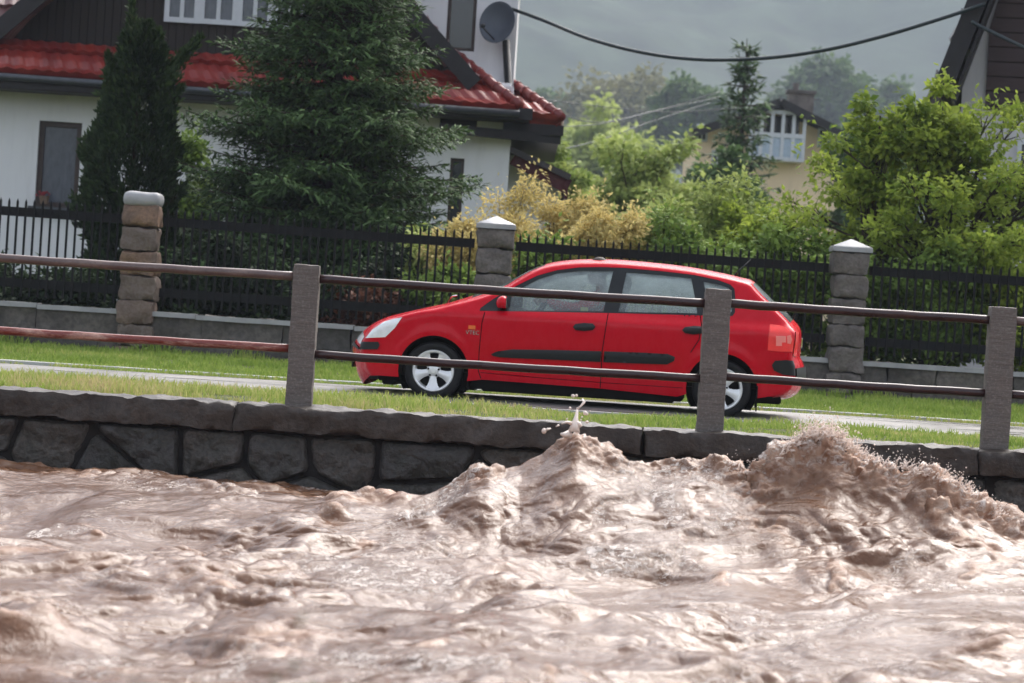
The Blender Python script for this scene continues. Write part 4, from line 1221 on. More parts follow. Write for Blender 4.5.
# ================================================================== garden wall, pillars, iron fence
FY = 36.0
M['gwall'] = m_stone('grey_garden_wall_stone', (.075, .068, .064), (.15, .13, .115), (.05, .045, .042), .75, 1.6, .6)
M['gcap'] = mat_plain('wet_wall_capping', (.30, .30, .31), .4, .5, var=.2, scale=4, bump=.2)
M['pillar_warm'] = m_stone('warm_sandstone_block', (.24, .145, .095), (.16, .135, .12), (.10, .08, .07), .75, 3, .7)
M['pillar_grey'] = m_stone('grey_sandstone_block', (.15, .13, .12), (.20, .17, .15), (.085, .075, .07), .75, 3, .7)
M['iron'] = mat_plain('black_iron_paint', (.006, .006, .007), .5, .15, var=.2)
slope = -.007
def fz(x, z): return z + slope * x
GW = empty('garden_wall', (0, FY, 0), 0, 'low grey stone garden wall with pale wet capping behind the road', 'garden wall')
ztop = P(512, 341, FY).z        # capping top under the middle of the photo
xx = -32.; k = 0
mb = MB()
while xx < 32:
    L = rr.uniform(.5, 1.1)
    for row in range(2):
        hh_ = (ztop + .1) / 2
        mb.rough((xx + L / 2 + row * .3, .0, fz(xx, -.05 + hh_ * (row + .5))), (L - .008, .30, hh_ - .008), .06, .03, k * 2 + row, 5)
    xx += L; k += 1
mb.build('stonework', M['gwall'], GW, auto=50, tint=True)
mb = MB()
for i in range(32):
    x = -32 + i * 2
    mb.rough((x + 1, 0, fz(x, ztop + .02)), (1.99, .38, .06), .3, .006, i, 3)
mb.build('capping', M['gcap'], GW, auto=50)
pillars = [(145, 192, 'warm', 'sandstone pillar with rounded pale cap, warmest in colour, beside the column shaped conifer'), (497, 216, 'grey', 'grey stone pillar with pointed pale cap just beyond the car bonnet'),
           (851, 239, 'grey', 'grey stone pillar with pale cap behind the rear of the car')]
PXF = []
for j, (px, pt, kind, lab) in enumerate(pillars):
    p = P(px, pt, FY); PXF.append(p.x)
    e_ = empty('stone_pillar', (p.x, FY - .05, 0), 0, lab, 'pillar', 'stone pillars of the garden fence')
    mb = MB(); z = -.1; tops_ = p.z - .17; q = 0
    while z < tops_ - .02:
        hgt = min(rr.uniform(.24, .34), tops_ - z)
        if tops_ - z - hgt < .12: hgt = tops_ - z
        mb.rough((rr.uniform(-.012, .012), 0, z + hgt / 2), (.44 + rr.uniform(-.02, .03), .44, hgt - .014), .045, .035, q + j * 20, 6, round_=.03); z += hgt; q += 1
    mb.build('stonework', M['pillar_' + kind], e_, auto=55, tint=True)
    mb = MB()
    if kind == 'warm':
        mb.rough((0, 0, tops_ + .07), (.48, .48, .19), .05, .012, 5, 6, round_=.08)
    else:
        w_ = .25; mb.add([(-w_, -w_, tops_), (w_, -w_, tops_), (w_, w_, tops_), (-w_, w_, tops_), (-w_, -w_, tops_ + .06), (w_, -w_, tops_ + .06), (w_, w_, tops_ + .06), (-w_, w_, tops_ + .06), (0, 0, tops_ + .17)],
               [(0, 1, 5, 4), (1, 2, 6, 5), (2, 3, 7, 6), (3, 0, 4, 7), (4, 5, 8), (5, 6, 8), (6, 7, 8), (7, 4, 8)])
    mb.build('cap', M['gcap'], e_, bevel=.008, auto=60)
gapx = PXF[1] - PXF[0]
ends = [PXF[0] - gapx, *PXF, PXF[2] + gapx]
zb_t = P(512, 246, FY).z; zb_l = P(512, 317, FY).z
flabs = ['black iron picket fence in front of the white house wall', 'black iron picket fence with the large spruce behind it', 'black iron picket fence above the roof of the red car', 'black iron picket fence behind the leaning leafy tree at right']
for i in range(4):
    xa, xb = ends[i] + .26, ends[i + 1] - .26
    e_ = empty('iron_fence', ((xa + xb) / 2, FY, 0), 0, flabs[i], 'fence', 'iron fence panels between the stone pillars')
    xm = (xa + xb) / 2
    for zz in (zb_t, zb_l):
        m_ = MB(); m_.bar((xa - xm, 0, fz(xa, zz)), (xb - xm, 0, fz(xb, zz)), .05, .115); m_.build('rail', M['iron'], e_)
    n = int((xb - xa) / .105)
    for k in range(n):
        x = xa + (k + .5) * (xb - xa) / n
        zt = fz(x, zb_t + .125); zb = fz(x, zb_l - .17)
        m_ = MB(); m_.box((x - xm, -.036, (zt + zb) / 2), (.028, .02, zt - zb))
        w_ = .014; m_.add([(x - xm - w_, -.046, zt), (x - xm + w_, -.046, zt), (x - xm + w_, -.026, zt), (x - xm - w_, -.026, zt), (x - xm, -.036, zt + .045)], [(0, 1, 4), (1, 2, 4), (2, 3, 4), (3, 0, 4)])
        m_.build('picket', M['iron'], e_)

# ================================================================== left house
def m_plaster(name, c, var=.12):
    t = NT(name); n = t.noise(.8, 6, .6); s = t.noise(3, 5, .6, t.pos((1.4, 1.4, .2))); f = t.noise(60, 3, .6)
    cc = t.mix(n, tuple(x * (1 - var) for x in c), c)
    cc = t.mix(t.ramp(s, [(.5, 0.0), (.75, .35)]), cc, tuple(x * .6 for x in c))
    t.bsdf(cc, .85, .2); t.bump(f, .3, .01); return t.m
M['plaster'] = m_plaster('white_render', (.74, .74, .76))
M['plaster_cream'] = m_plaster('cream_render', (.84, .66, .47))
M['plaster_grey'] = m_plaster('pale_grey_render', (.55, .53, .55))
def m_boards(name, c, per_m, axis='Z'):
    t = NT(name); g = t.node('ShaderNodeSeparateXYZ'); t.l.new(t.pos(), g.inputs[0])
    w = t.math('FRACT', t.math('MULTIPLY', g.outputs[axis], per_m))
    n = t.noise(3, 6, .7, t.pos((.6, 6, 14) if axis == 'Z' else (14, 6, .6)))
    cc = t.mix(n, tuple(x * .55 for x in c), c)
    cc = t.mix(t.ramp(w, [(0, 1.0), (.10, 0.0)]), cc, tuple(x * .15 for x in c))
    t.bsdf(cc, .65, .3); t.bump(t.ramp(w, [(0, 0.0), (.12, 1.0)]), .8, .02); return t.m
M['wood_dark'] = m_boards('dark_stained_boards', (.020, .013, .011), 7, 'X')
M['siding'] = m_boards('brown_shiplap_boards', (.055, .034, .036), 4.2)
M['fascia'] = mat_plain('dark_fascia_timber', (.014, .012, .014), .5, .3)
def m_tile(name, a, b2):
    t = NT(name); n = t.noise(1.6, 5, .7); f = t.noise(22, 4, .7); tt = t.attr('tint')
    c = t.mix(tt, a, b2); c = t.mix(t.ramp(n, [(.45, 0.0), (.75, .7)]), c, tuple(x * .45 for x in a))
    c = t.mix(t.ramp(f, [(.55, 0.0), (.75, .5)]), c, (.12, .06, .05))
    t.bsdf(c, .38, .5); return t.m
M['tile_red'] = m_tile('red_glazed_roof_tile', (.16, .012, .010), (.26, .028, .018))
M['tile_brown'] = m_tile('brown_roof_tile', (.16, .075, .075), (.21, .11, .10))
M['tile_dark'] = m_tile('dark_roof_tile', (.03, .022, .024), (.05, .035, .036))
M['win_frame'] = mat_plain('white_window_frame', (.5, .52, .56), .4, .5, var=.06)
M['win_brown'] = mat_plain('brown_window_frame', (.035, .02, .016), .5, .4)
M['gutter'] = mat_plain('zinc_gutter', (.05, .055, .065), .4, .5, metal=.4)
def m_pane():
    t = NT('reflecting_window_pane'); n = t.noise(1.2, 4, .5)
    t.bsdf(t.mix(n, (.012, .015, .02), (.035, .045, .06)), .06, .8); return t.m
M['pane'] = m_pane()
def m_lace():
    t = NT('lace_curtain_behind_glass'); n = t.noise(18, 3, .6, t.pos((1, 1, .3)))
    t.bsdf(t.mix(n, (.03, .036, .05), (.11, .125, .16)), .15, .6); return t.m
M['lace'] = m_lace()
M['black_metal'] = mat_plain('black_painted_steel', (.012, .013, .015), .4, .5)

def tiled(name, a, b2, c, d, rows, mat, parent, tw=.24, amp=.018):
    """pantiled slope: eave a->b2, ridge d->c; stepped rows with rolled tiles"""
    a, b2, c, d = map(Vector, (a, b2, c, d))
    L = max((b2 - a).length, (c - d).length); nu = max(2, int(L / .05)); nrm = (b2 - a).cross(d - a).normalized()
    if nrm.z < 0: nrm = -nrm
    vs = []; fs = []; tn = []
    for r_ in range(rows):
        for e in (0, 1):
            v = (r_ + e) / rows; lift = .085 * (1 - e) + .012
            for i in range(nu + 1):
                u = i / nu; p0 = a.lerp(b2, u); p1 = d.lerp(c, u); w = u * L / tw
                p = p0.lerp(p1, v) + nrm * (lift + amp * math.sin(2 * math.pi * w)); vs.append(p)
                h_ = math.sin(math.floor(w) * 12.9898 + r_ * 78.233) * 43758.5453; tn.append(h_ - math.floor(h_))
        b0 = r_ * 2 * (nu + 1)
        for i in range(nu): fs.append((b0 + i, b0 + i + 1, b0 + nu + 2 + i, b0 + nu + 1 + i))
        # front lip of the row
        l0 = len(vs)
        for i in range(nu + 1): vs.append(Vector(vs[b0 + i]) - nrm * .075); tn.append(tn[b0 + i])
        for i in range(nu): fs.append((l0 + i, l0 + i + 1, b0 + i + 1, b0 + i))
    # deck under the tiles gives the slope its thickness
    l0 = len(vs); q = [p - nrm * .0 for p in (a, b2, c, d)] + [p - nrm * .14 for p in (a, b2, c, d)]
    vs += q; tn += [0] * 8
    fs += [(l0 + 4, l0 + 5, l0 + 6, l0 + 7), (l0, l0 + 1, l0 + 5, l0 + 4), (l0 + 1, l0 + 2, l0 + 6, l0 + 5), (l0 + 2, l0 + 3, l0 + 7, l0 + 6), (l0 + 3, l0, l0 + 4, l0 + 7)]
    m_ = MB(); m_.v = [tuple(v) for v in vs]; m_.f = fs; m_.t = tn
    me = bpy.data.meshes.new(name); me.from_pydata(m_.v, [], m_.f)
    at = me.attributes.new('tint', 'FLOAT', 'POINT'); at.data.foreach_set('value', np.array(tn, np.float32))
    me.materials.append(mat); return link(bpy.data.objects.new(name, me), parent)
def window(cx, cz, w, h, y, frame, pane, parent, bars=(1, 0), fw=.07, name='window'):
    """frame set into / on a wall face that looks towards the road; y = wall face"""
    m_ = MB()
    m_.box((cx - w / 2 + fw / 2, y - .02, cz), (fw, .09, h)); m_.box((cx + w / 2 - fw / 2, y - .02, cz), (fw, .09, h))
    m_.box((cx, y - .021, cz + h / 2 - fw / 2), (w - 2 * fw, .088, fw)); m_.box((cx, y - .021, cz - h / 2 + fw / 2), (w - 2 * fw, .088, fw))
    for i in range(bars[0]):
        m_.box((cx - w / 2 + (i + 1) * w / (bars[0] + 1), y - .018, cz), (fw * .8, .07, h - 2 * fw))
    for i in range(bars[1]):
        m_.box((cx, y - .016, cz - h / 2 + (i + 1) * h / (bars[1] + 1)), (w - 2 * fw, .06, fw * .6))
    f = m_.build(name, frame, parent)
    m_ = MB(); m_.box((cx, y - .004, cz), (w - 2 * fw, .02, h - 2 * fw)); m_.build('pane', pane, f)
    return f

HY = 50.0
def L(px, py, Y=HY): return P(px, py, Y)
H1 = empty('house', (L(250, 200).x, HY, .3), 0, 'white house with red tiled skirt roof and dark wooden gable', 'house')
O1 = Vector(H1.location)
def rel(p): return Vector(p) - O1
xl = -13.2; xr = L(508, 180).x
zE = L(250, 90).z; zE2 = L(250, 47).z + .05
x_r2 = L(516, 60, 51).x
# ground floor with real openings left for the windows is kept simple: wall panels around them
xw0, xw1 = L(37, 160).x, L(80, 160).x; zw1, zw0 = L(50, 121).z, L(50, 207).z
xd0, xd1 = L(448, 200).x, L(462, 200).x; zd1 = L(455, 158).z
zt = zE + .35
def panel(name, mat, x0, x1, z0, z1, y0, y1, parent):
    m_ = MB(); m_.box(rel(((x0 + x1) / 2, (y0 + y1) / 2, (z0 + z1) / 2)), (x1 - x0, y1 - y0, z1 - z0)); return m_.build(name, mat, parent)
m_ = MB()
for (x0, x1, z0, z1) in ((xl, xw0, 0, zt), (xw0, xw1, 0, zw0), (xw0, xw1, zw1, zt), (xw1, xd0, 0, zt), (xd0, xd1, zd1, zt), (xd1, xr, 0, zt)):
    m_.box(rel(((x0 + x1) / 2, HY + .15, (z0 + z1) / 2)), (x1 - x0, .3, z1 - z0))
m_.box(rel((xr - .15, HY + 4.2, zt / 2)), (.3, 7.8, zt)); m_.box(rel((xl + .15, HY + 4.2, zt / 2)), (.3, 7.8, zt)); m_.box(rel(((xl + xr) / 2, HY + 8, zt / 2)), (xr - xl, .3, zt))
m_.box(rel(((xl + xr) / 2, HY + 4, zt + .02)), (xr - xl - .1, 7.6, .1))
m_.build('wall', M['plaster'], H1)
window((xw0 + xw1) / 2 - O1.x, (zw0 + zw1) / 2 - O1.z, xw1 - xw0, zw1 - zw0, .14, M['win_brown'], M['lace'], H1, (0, 0), .09)
m_ = MB(); m_.box(rel(((xw0 + xw1) / 2, HY - .05, zw0 - .03)), (xw1 - xw0 + .16, .3, .05)); m_.build('sill', M['gutter'], H1)
dr = window((xd0 + xd1) / 2 - O1.x, zd1 / 2 - O1.z, xd1 - xd0, zd1, .14, M['win_brown'], M['pane'], H1, (0, 0), .05, 'door')
# front skirt roof
ze = zE - .02; yE = HY - .85
xr1 = L(518, 118, yE).x
zr_ = zE2
xtop = L(455, 72, HY + .3).x
sk = tiled('roof', rel((xl - .4, yE, ze + .05)), rel((xr1, yE, ze - .10)), rel((xtop, HY + .45, zr_ - .03)), rel((xl - .4, HY + .45, zr_ + .1)), 4, M['tile_red'], H1)
m_ = MB(); m_.tube([rel((xr1 + .02, yE - .02, ze - .03)), rel((xtop, HY + .45, zr_ + .08))], .085, 10)
for k in range(7):
    u = (k + .5) / 7; p = rel((xr1 + .02, yE - .02, ze - .03)).lerp(rel((xtop, HY + .45, zr_ + .08)), u); d_ = (rel((xtop, HY + .45, zr_ + .08)) - rel((xr1, yE, ze))).normalized(); m_.tube([p - d_ * .03, p + d_ * .03], .105, 10)
m_.build('ridge_tiles', M['tile_red'], sk, smooth=True)
# right hand return of the skirt roof
xr2 = L(560, 127, 51).x; zr2 = L(560, 126, 51).z
c_top = L(513, 88, 51.4)
sk2 = tiled('roof', rel((xr1 - .25, yE + .55, zr2 + .06)), rel((xr2, yE + .55, zr2)), rel((c_top.x + .02, 51.4, c_top.z)), rel((xtop + .3, 51.4, c_top.z + .05)), 3, M['tile_red'], H1)
tiled('roof', rel((xr2, yE + .55, zr2)), rel((xr2, 57.5, zr2)), rel((c_top.x, 57.5, c_top.z)), rel((c_top.x, 51.4, c_top.z)), 3, M['tile_red'], H1)
m_ = MB(); a = rel((xr2, yE + .53, zr2 + .06)); b2 = rel((c_top.x, 51.4, c_top.z + .08)); m_.tube([a, b2], .085, 10)
for k in range(6):
    p = a.lerp(b2, (k + .5) / 6); d_ = (b2 - a).normalized(); m_.tube([p - d_ * .03, p + d_ * .03], .105, 10)
m_.build('ridge_tiles', M['tile_red'], sk2, smooth=True)
# eaves board, gutter, soffit beams
m_ = MB(); m_.box(rel(((xl + xr1) / 2, yE + .03, ze - .16)), (xr1 - xl + .5, .06, .20)); m_.box(rel(((xl + xr1) / 2, yE + .45, ze - .25)), (xr1 - xl + .4, .8, .05))
m_.box(rel(((xr1 + xr2) / 2 - .1, yE + .6, zr2 - .17)), (xr2 - xr1 + .3, .06, .18)); m_.box(rel((xr2 - .05, 54, zr2 - .17)), (.06, 7.5, .18)); m_.box(rel(((xr2 + xr) / 2, 54, zr2 - .25)), (xr2 - xr, 7.5, .04))
m_.build('eaves_board', M['fascia'], H1)
m_ = MB(); m_.tube([rel((xl - .4, yE - .07, ze - .04)), rel((xr1 + .02, yE - .07, ze - .17))], .065, 10); m_.build('gutter', M['gutter'], H1, smooth=True)
m_ = MB()
p = L(505, 60, 50.9); p2 = L(510, 98, 50.9)
m_.tube([rel(L(506, 40, 50.85)), rel(L(509, 98, 50.85)), rel(L(512, 108, 50.2))], .07, 10); m_.build('downpipe', M['black_metal'], H1, smooth=True)
# beams under the right eave
m_ = MB(); m_.bar(rel(L(440, 128, 49.4)), rel(L(560, 140, 49.9)), .14, .16); m_.bar(rel(L(440, 122, 50)), rel(L(545, 131, 50.2)), .14, .14); m_.build('eaves_beam', M['fascia'], H1)
# side lean-to with sloping dark verge
la, lb = L(508, 149, 50.6), L(570, 180, 50.6)
m_ = MB()
poly = [(xr, 0), (L(558, 200, 51).x, 0), (L(558, 200, 51).x, L(558, 178, 51).z), (xr, L(510, 152, 51).z)]
m_.prism([(x - O1.x, z - O1.z) for x, z in poly], 51 - HY, 55.5 - HY); m_.build('porch_wall', M['plaster'], H1)
m_ = MB(); m_.bar(rel((la.x - .1, 53, la.z + .03)), rel((lb.x, 53, lb.z + .03)), 5.6, .10)
m_.build('porch_roof', M['tile_dark'], H1, tint=True)
M['maroon'] = mat_plain('maroon_soffit_boards', (.075, .015, .018), .6, .3)
m_ = MB(); m_.bar(rel((la.x + .1, 50.35, la.z - .16)), rel((lb.x - .02, 50.35, lb.z - .14)), .06, .26); m_.box(rel((lb.x - .06, 52.5, lb.z - .2)), (.06, 4.5, .30)); m_.build('porch_soffit', M['maroon'], H1)
# dark boarded gable
yg = HY + .42
def gx(px, py): q = L(px, py, yg); return q.x, q.z
xa_, za_ = gx(470, 80); xb_, zb_ = gx(-6, 40 - 2)
xr0, zr0 = gx(400, 0); xl0, zl0 = gx(40, 0)
kr = (zr0 - za_) / (xr0 - xa_); kl = (zl0 - zb_) / (xl0 - xb_)
xap = (zl0 - zr0 + kr * xr0 - kl * xl0) / (kr - kl); zap = zr0 + kr * (xap - xr0)
zfl = L(250, 92, yg).z
m_ = MB(); m_.prism([(x - O1.x, z - O1.z) for x, z in ((xb_, zfl), (xa_ - .05, zfl), (xa_ - .05, za_), (xap, zap), (xb_, zb_))], .42, .62); m_.build('gable', M['wood_dark'], H1)
for (xe, zeu, k) in ((xa_ + .1, za_ - .05, 1), (xb_ - .25, zb_ - .28, -1)):
    tiled('roof', rel((xe, HY - .35, zeu)), rel((xe, HY + 8, zeu)), rel((xap, HY + 8, zap + .1)), rel((xap, HY - .35, zap + .1)), 22, M['tile_brown'], H1)
    m_ = MB(); m_.bar(rel((xe, HY - .40, zeu - .10)), rel((xap, HY - .40, zap)), .05, .30); m_.build('bargeboard', M['fascia'], H1)
# cross roof of the rear wing shows its tiles beyond the left verge
tiled('roof', rel((-15, HY + .9, L(0, 45, 51).z)), rel((xb_ + 2.0, HY + .9, L(0, 45, 51).z)), rel((xb_ + 2.0, HY + 4.5, L(0, 45, 51).z + 4.3)), rel((-15, HY + 4.5, L(0, 45, 51).z + 4.3)), 12, M['tile_brown'], H1)
# upper window band
for a, b2 in ((167, 199), (202, 237), (240, 272), (276, 303)):
    p0, p1 = L(a, -24, yg), L(b2, 24 + (a - 167) * .06, yg)
    window((p0.x + p1.x) / 2 - O1.x, (p0.z + p1.z) / 2 - O1.z, p1.x - p0.x, p0.z - p1.z, .41, M['win_frame'], M['lace'], H1, (1, 0), .09)
# white upper wing at the right with its window
yw = 51.0
x0, x1 = L(416, 40, yw).x - 1.5, L(516, 40, yw).x
z0, z1 = L(480, 110, yw).z, L(480, -60, yw).z
wx0, wx1 = L(447, 20, yw).x, L(476, 20, yw).x; wz0 = L(462, 51, yw).z
m_ = MB()
for (a, b2, c, d_) in ((x0, wx0, z0, z1), (wx0, wx1, z0, wz0), (wx1, x1, z0, z1), (wx0, wx1, wz0 + 1.35, z1)):
    m_.box(rel(((a + b2) / 2, yw + .15, (c + d_) / 2)), (b2 - a, .3, d_ - c))
m_.box(rel((x1 - .15, yw + 3.3, (z0 + z1) / 2)), (.3, 6, z1 - z0)); m_.box(rel(((x0 + x1) / 2, yw + 6.4, (z0 + z1) / 2)), (x1 - x0, .3, z1 - z0))
m_.build('upper_wall', M['plaster'], H1)
window((wx0 + wx1) / 2 - O1.x, wz0 + .675 - O1.z, wx1 - wx0, 1.35, yw - HY + .12, M['win_brown'], M['pane'], H1, (0, 0), .06)
m_ = MB(); m_.box(rel(((x0 + x1) / 2, yw + 3.1, z1 + .08)), (x1 - x0 + .8, 7.4, .16)); m_.build('roof', M['tile_brown'], H1, tint=True)

# satellite dish on the corner of the upper wall
dp = L(499, 24, 50.6)
M['dish'] = mat_plain('grey_dish_metal', (.055, .065, .085), .45, .4, var=.1)
D = empty('satellite_dish', dp, 0, 'dark grey satellite dish on the white upper wall', 'satellite dish')
m_ = MB(); q = Euler((R(-12), 0, R(-22))).to_matrix(); prof = [(.36 * t, .10 * t * t) for t in np.linspace(0, 1, 10)]
vs = []; fs = []; n = 36
tmpm = MB(); tmpm.lathe([(r_ * 0.9 if 0 else r_, .0 - h_) for r_, h_ in prof] + [(.37, -.10), (.36, -.085)] + [(r_, .012 - h_) for r_, h_ in prof[::-1]], (0, 0, 0), 'Y', n)
m_.add([q @ Vector(v) for v in tmpm.v], tmpm.f); ds = m_.build('reflector', M['dish'], D, smooth=True); ds.scale = (.92, 1, 1.05)
m_ = MB(); m_.tube([q @ Vector((0, .02, -.34)), q @ Vector((-.12, -.42, -.2))], .014, 8); m_.ball(q @ Vector((-.12, -.42, -.18)), .045, 10, 8); m_.build('feed_arm', M['black_metal'], D, smooth=True)
m_ = MB(); m_.tube([(0, .02, 0), (0, .2, -.05), (.0, .42, -.05)], .03, 8); m_.build('bracket', M['black_metal'], D, smooth=True)

# window box flowers
m_ = MB()
fb = P(44, 196, 49.75)
M['petal'] = mat_plain('red_petals', (.22, .015, .025), .6)
fl = empty('flower_pot', P(44, 204, 49.78), 0, 'small pot of red flowers on the lace curtained window sill', 'flower pot')
m_ = MB(); m_.lathe([(0, 0), (.07, 0), (.09, .14), (.08, .14), (.06, .02)], (0, 0, 0), 'Z', 16); m_.build('pot', M['pillar_warm'], fl, tint=True)
m_ = MB()
for i in range(26): m_.ball((rr.gauss(0, .05), rr.gauss(0, .04), .18 + rr.gauss(0, .03)), rr.uniform(.014, .026), 6, 5)
m_.build('blossom', M['petal'], fl)

# ================================================================== right house
Y2 = 46.0
H2 = empty('house', (P(1000, 150, Y2).x, Y2, .3), 0, 'house with steep dark roof edge and brown boarded gable', 'house'); O1 = Vector(H2.location)
pa, pb2 = P(981, -12, Y2), P(940, 90, Y2)
k = (pa.z - pb2.z) / (pa.x - pb2.x)
xc = pb2.x + 4.2; zapx = pb2.z + k * 4.2
m_ = MB()
xs0 = P(962, 100, Y2).x
pol = [(xs0, 0), (xs0 + 7.4, 0), (xs0 + 7.4, pb2.z + .9), (xc, zapx - .9), (xs0, pb2.z + k * (xs0 - pb2.x) - .9)]
m_.prism([(x - O1.x, z - O1.z) for x, z in pol], 0, 8); m_.build('wall', M['plaster_grey'], H2)
xsd = P(988, 60, Y2).x; zsd = P(1000, 110, Y2).z
pol = [(xsd, zsd), (xsd + 5, zsd), (xsd + 5, zapx - 3), (xsd + 2.2, zapx - 2.4), (xsd, pb2.z + k * (xsd - pb2.x) - 1.2)]
m_ = MB(); m_.prism([(x - O1.x, z - O1.z) for x, z in pol], -.07, -.003); m_.build('gable_boards', M['siding'], H2)
tiled('roof', rel((pb2.x - .1, Y2 + 8.3, pb2.z - .25)), rel((pb2.x - .1, Y2 - .75, pb2.z - .25)), rel((xc, Y2 - .75, zapx)), rel((xc, Y2 + 8.3, zapx)), 26, M['tile_dark'], H2)
tiled('roof', rel((xc + 4.3, Y2 - .75, pb2.z - .25)), rel((xc + 4.3, Y2 + 8.3, pb2.z - .25)), rel((xc, Y2 + 8.3, zapx)), rel((xc, Y2 - .75, zapx)), 26, M['tile_dark'], H2)
m_ = MB(); m_.bar(rel((pb2.x + .05, Y2 - .8, pb2.z - .12)), rel((xc, Y2 - .8, zapx + .1)), .06, .30); m_.bar(rel((xc + 4.2, Y2 - .8, pb2.z - .12)), rel((xc, Y2 - .8, zapx + .1)), .06, .30)
m_.bar(rel((pb2.x + .25, Y2 - .38, pb2.z - .22)), rel((xc, Y2 - .38, zapx - .25)), .75, .05); m_.build('bargeboard', M['fascia'], H2)
pw = P(1012, 180, Y2); window(pw.x + .5 - O1.x, pw.z - O1.z, .9, 1.3, -.001, M['win_frame'], M['pane'], H2, (1, 0))

H2.rotation_euler = (0, 0, R(-10.5))
# ================================================================== far cream house
Y3 = 105.0
H3 = empty('house', (P(780, 150, Y3).x, Y3, .8), 0, 'distant cream house with glazed balcony under a dark gable', 'house'); O1 = Vector(H3.location)
ap = P(778, 104, Y3); er = P(862, 144, Y3); el = P(690, 140, Y3)
er.z = ap.z - (er.x - ap.x) * .42; el.z = ap.z - (ap.x - el.x) * .42
m_ = MB(); pol = [(el.x + .3, 0), (er.x - .4, 0), (er.x - .4, er.z), (ap.x, ap.z - .25), (el.x + .3, el.z)]
m_.prism([(x - O1.x, z - O1.z) for x, z in pol], 0, 9); m_.build('wall', M['plaster_cream'], H3)
for e in (er, el):
    m_ = MB(); s_ = 1 if e is er else -1
    m_.bar(rel((e.x, Y3 + 4.0, e.z - .02)), rel((ap.x, Y3 + 4.0, ap.z)), 10.4, .20); m_.build('roof', M['tile_dark'], H3, tint=True)
    m_ = MB(); m_.bar(rel((e.x, Y3 - 1.24, e.z - .05)), rel((ap.x, Y3 - 1.24, ap.z - .03)), .06, .30); m_.build('bargeboard', M['fascia'], H3)
bx0, bx1 = P(748, 140, Y3).x, P(801, 140, Y3).x; bz0, bz1 = P(775, 162, Y3).z, P(775, 114, Y3).z; bzm = P(775, 137, Y3).z
bal = MB(); bal.box(rel(((bx0 + bx1) / 2, Y3 - .5, bz0 + .06)), (bx1 - bx0, 1.0, .14)); bal.box(rel(((bx0 + bx1) / 2, Y3 - .98, bzm)), (bx1 - bx0, .10, .16)); bal.box(rel(((bx0 + bx1) / 2, Y3 - .98, bz1)), (bx1 - bx0, .12, .14))
for i in range(6):
    x = bx0 + (bx1 - bx0) * i / 5; bal.box(rel((x, Y3 - .98, (bz0 + bz1) / 2)), (.12, .11, bz1 - bz0))
B3 = bal.build('balcony', M['win_frame'], H3)
M['sky_pane'] = mat_plain('pale_blue_balcony_panel', (.34, .42, .52), .2, .6, var=.15)
m_ = MB(); m_.box(rel(((bx0 + bx1) / 2, Y3 - .96, (bz0 + bzm) / 2)), (bx1 - bx0 - .1, .03, bzm - bz0 - .1)); m_.build('balcony_panel', M['sky_pane'], B3)
m_ = MB(); m_.box(rel(((bx0 + bx1) / 2, Y3 - .02, (bzm + bz1) / 2)), (bx1 - bx0 - .2, .03, bz1 - bzm - .1)); m_.build('pane', M['pane'], B3)
cp = P(801, 90, Y3 + 3); m_ = MB(); m_.rough(rel((cp.x, Y3 + 3, cp.z - 1.1)), (.95, .8, 1.9), .2, .02, 3, 4); m_.box(rel((cp.x, Y3 + 3, cp.z - .1)), (1.1, .95, .12)); m_.tube([rel((cp.x - .2, Y3 + 3, cp.z - .1)), rel((cp.x - .2, Y3 + 3, cp.z + .25))], .11, 10)
m_.build('chimney', M['pillar_grey'], H3, tint=True)
for (a, b2, c, d_) in ((697, 124, 707, 142), (712, 150, 722, 166), (818, 128, 832, 148)):
    p0, p1 = P(a, b2, Y3), P(c, d_, Y3); window((p0.x + p1.x) / 2 - O1.x, (p0.z + p1.z) / 2 - O1.z, p1.x - p0.x, p0.z - p1.z, -.001, M['win_frame'], M['pane'], H3, (1, 0), .08)

# ================================================================== overhead cables
def cable(pts, r, lab, mat=None, name='overhead_cable', group=None):
    c = catmull2([P(*p) for p in pts]); m_ = MB(); m_.tube(c, r, 8); o = m_.build(name, mat or M['black_metal'], smooth=True); tag(o, lab, 'cable', group); return o
def catmull2(pl, n=8):
    out = []
    for i in range(len(pl) - 1):
        p0 = pl[max(i - 1, 0)]; p1 = pl[i]; p2 = pl[i + 1]; p3 = pl[min(i + 2, len(pl) - 1)]
        for q in range(n):
            t = q / n; out.append(.5 * (2 * p1 + (p2 - p0) * t + (2 * p0 - 5 * p1 + 4 * p2 - p3) * t * t + (3 * p1 - p0 - 3 * p2 + p3) * t ** 3))
    return out + [pl[-1]]
M['cable'] = mat_plain('dark_blue_green_cable', (.012, .022, .026), .5, .4)
cable([(512, 9, 50.8), (545, 21, 50.2), (590, 39, 49.4), (645, 53, 48.6), (700, 59.5, 47.8), (760, 58.5, 47.1), (820, 51, 46.4), (880, 37, 45.8), (940, 19, 45.3), (985, 4, 45.1)], .032, 'thick dark cable sagging between the two nearer houses', M['cable'])
cable([(972, 22, 45.1), (996, 34, 44.7), (1030, 50, 44), (1090, 76, 43)], .03, 'short black cable running down across the brown boarded gable', M['cable'])
for (pts, lab) in (([(520, 97, 80), (580, 104, 82), (660, 112, 84), (740, 108, 86)], 'thin wire, topmost of the faint wires before the misty trees'),
                   ([(530, 101, 78), (590, 122, 80), (650, 112, 82), (720, 92, 84)], 'thin wire sagging and rising before the misty trees'),
                   ([(540, 127, 76), (600, 124, 79), (660, 110, 82), (720, 97, 85)], 'thin wire curving up from the red roof corner'),
                   ([(545, 153, 74), (600, 140, 77), (650, 122, 80), (710, 103, 83)], 'thin wire, lowest of the wires beside the red roof')):
    cable(pts, .013, lab, M['cable'], group='thin wires in front of the misty trees')
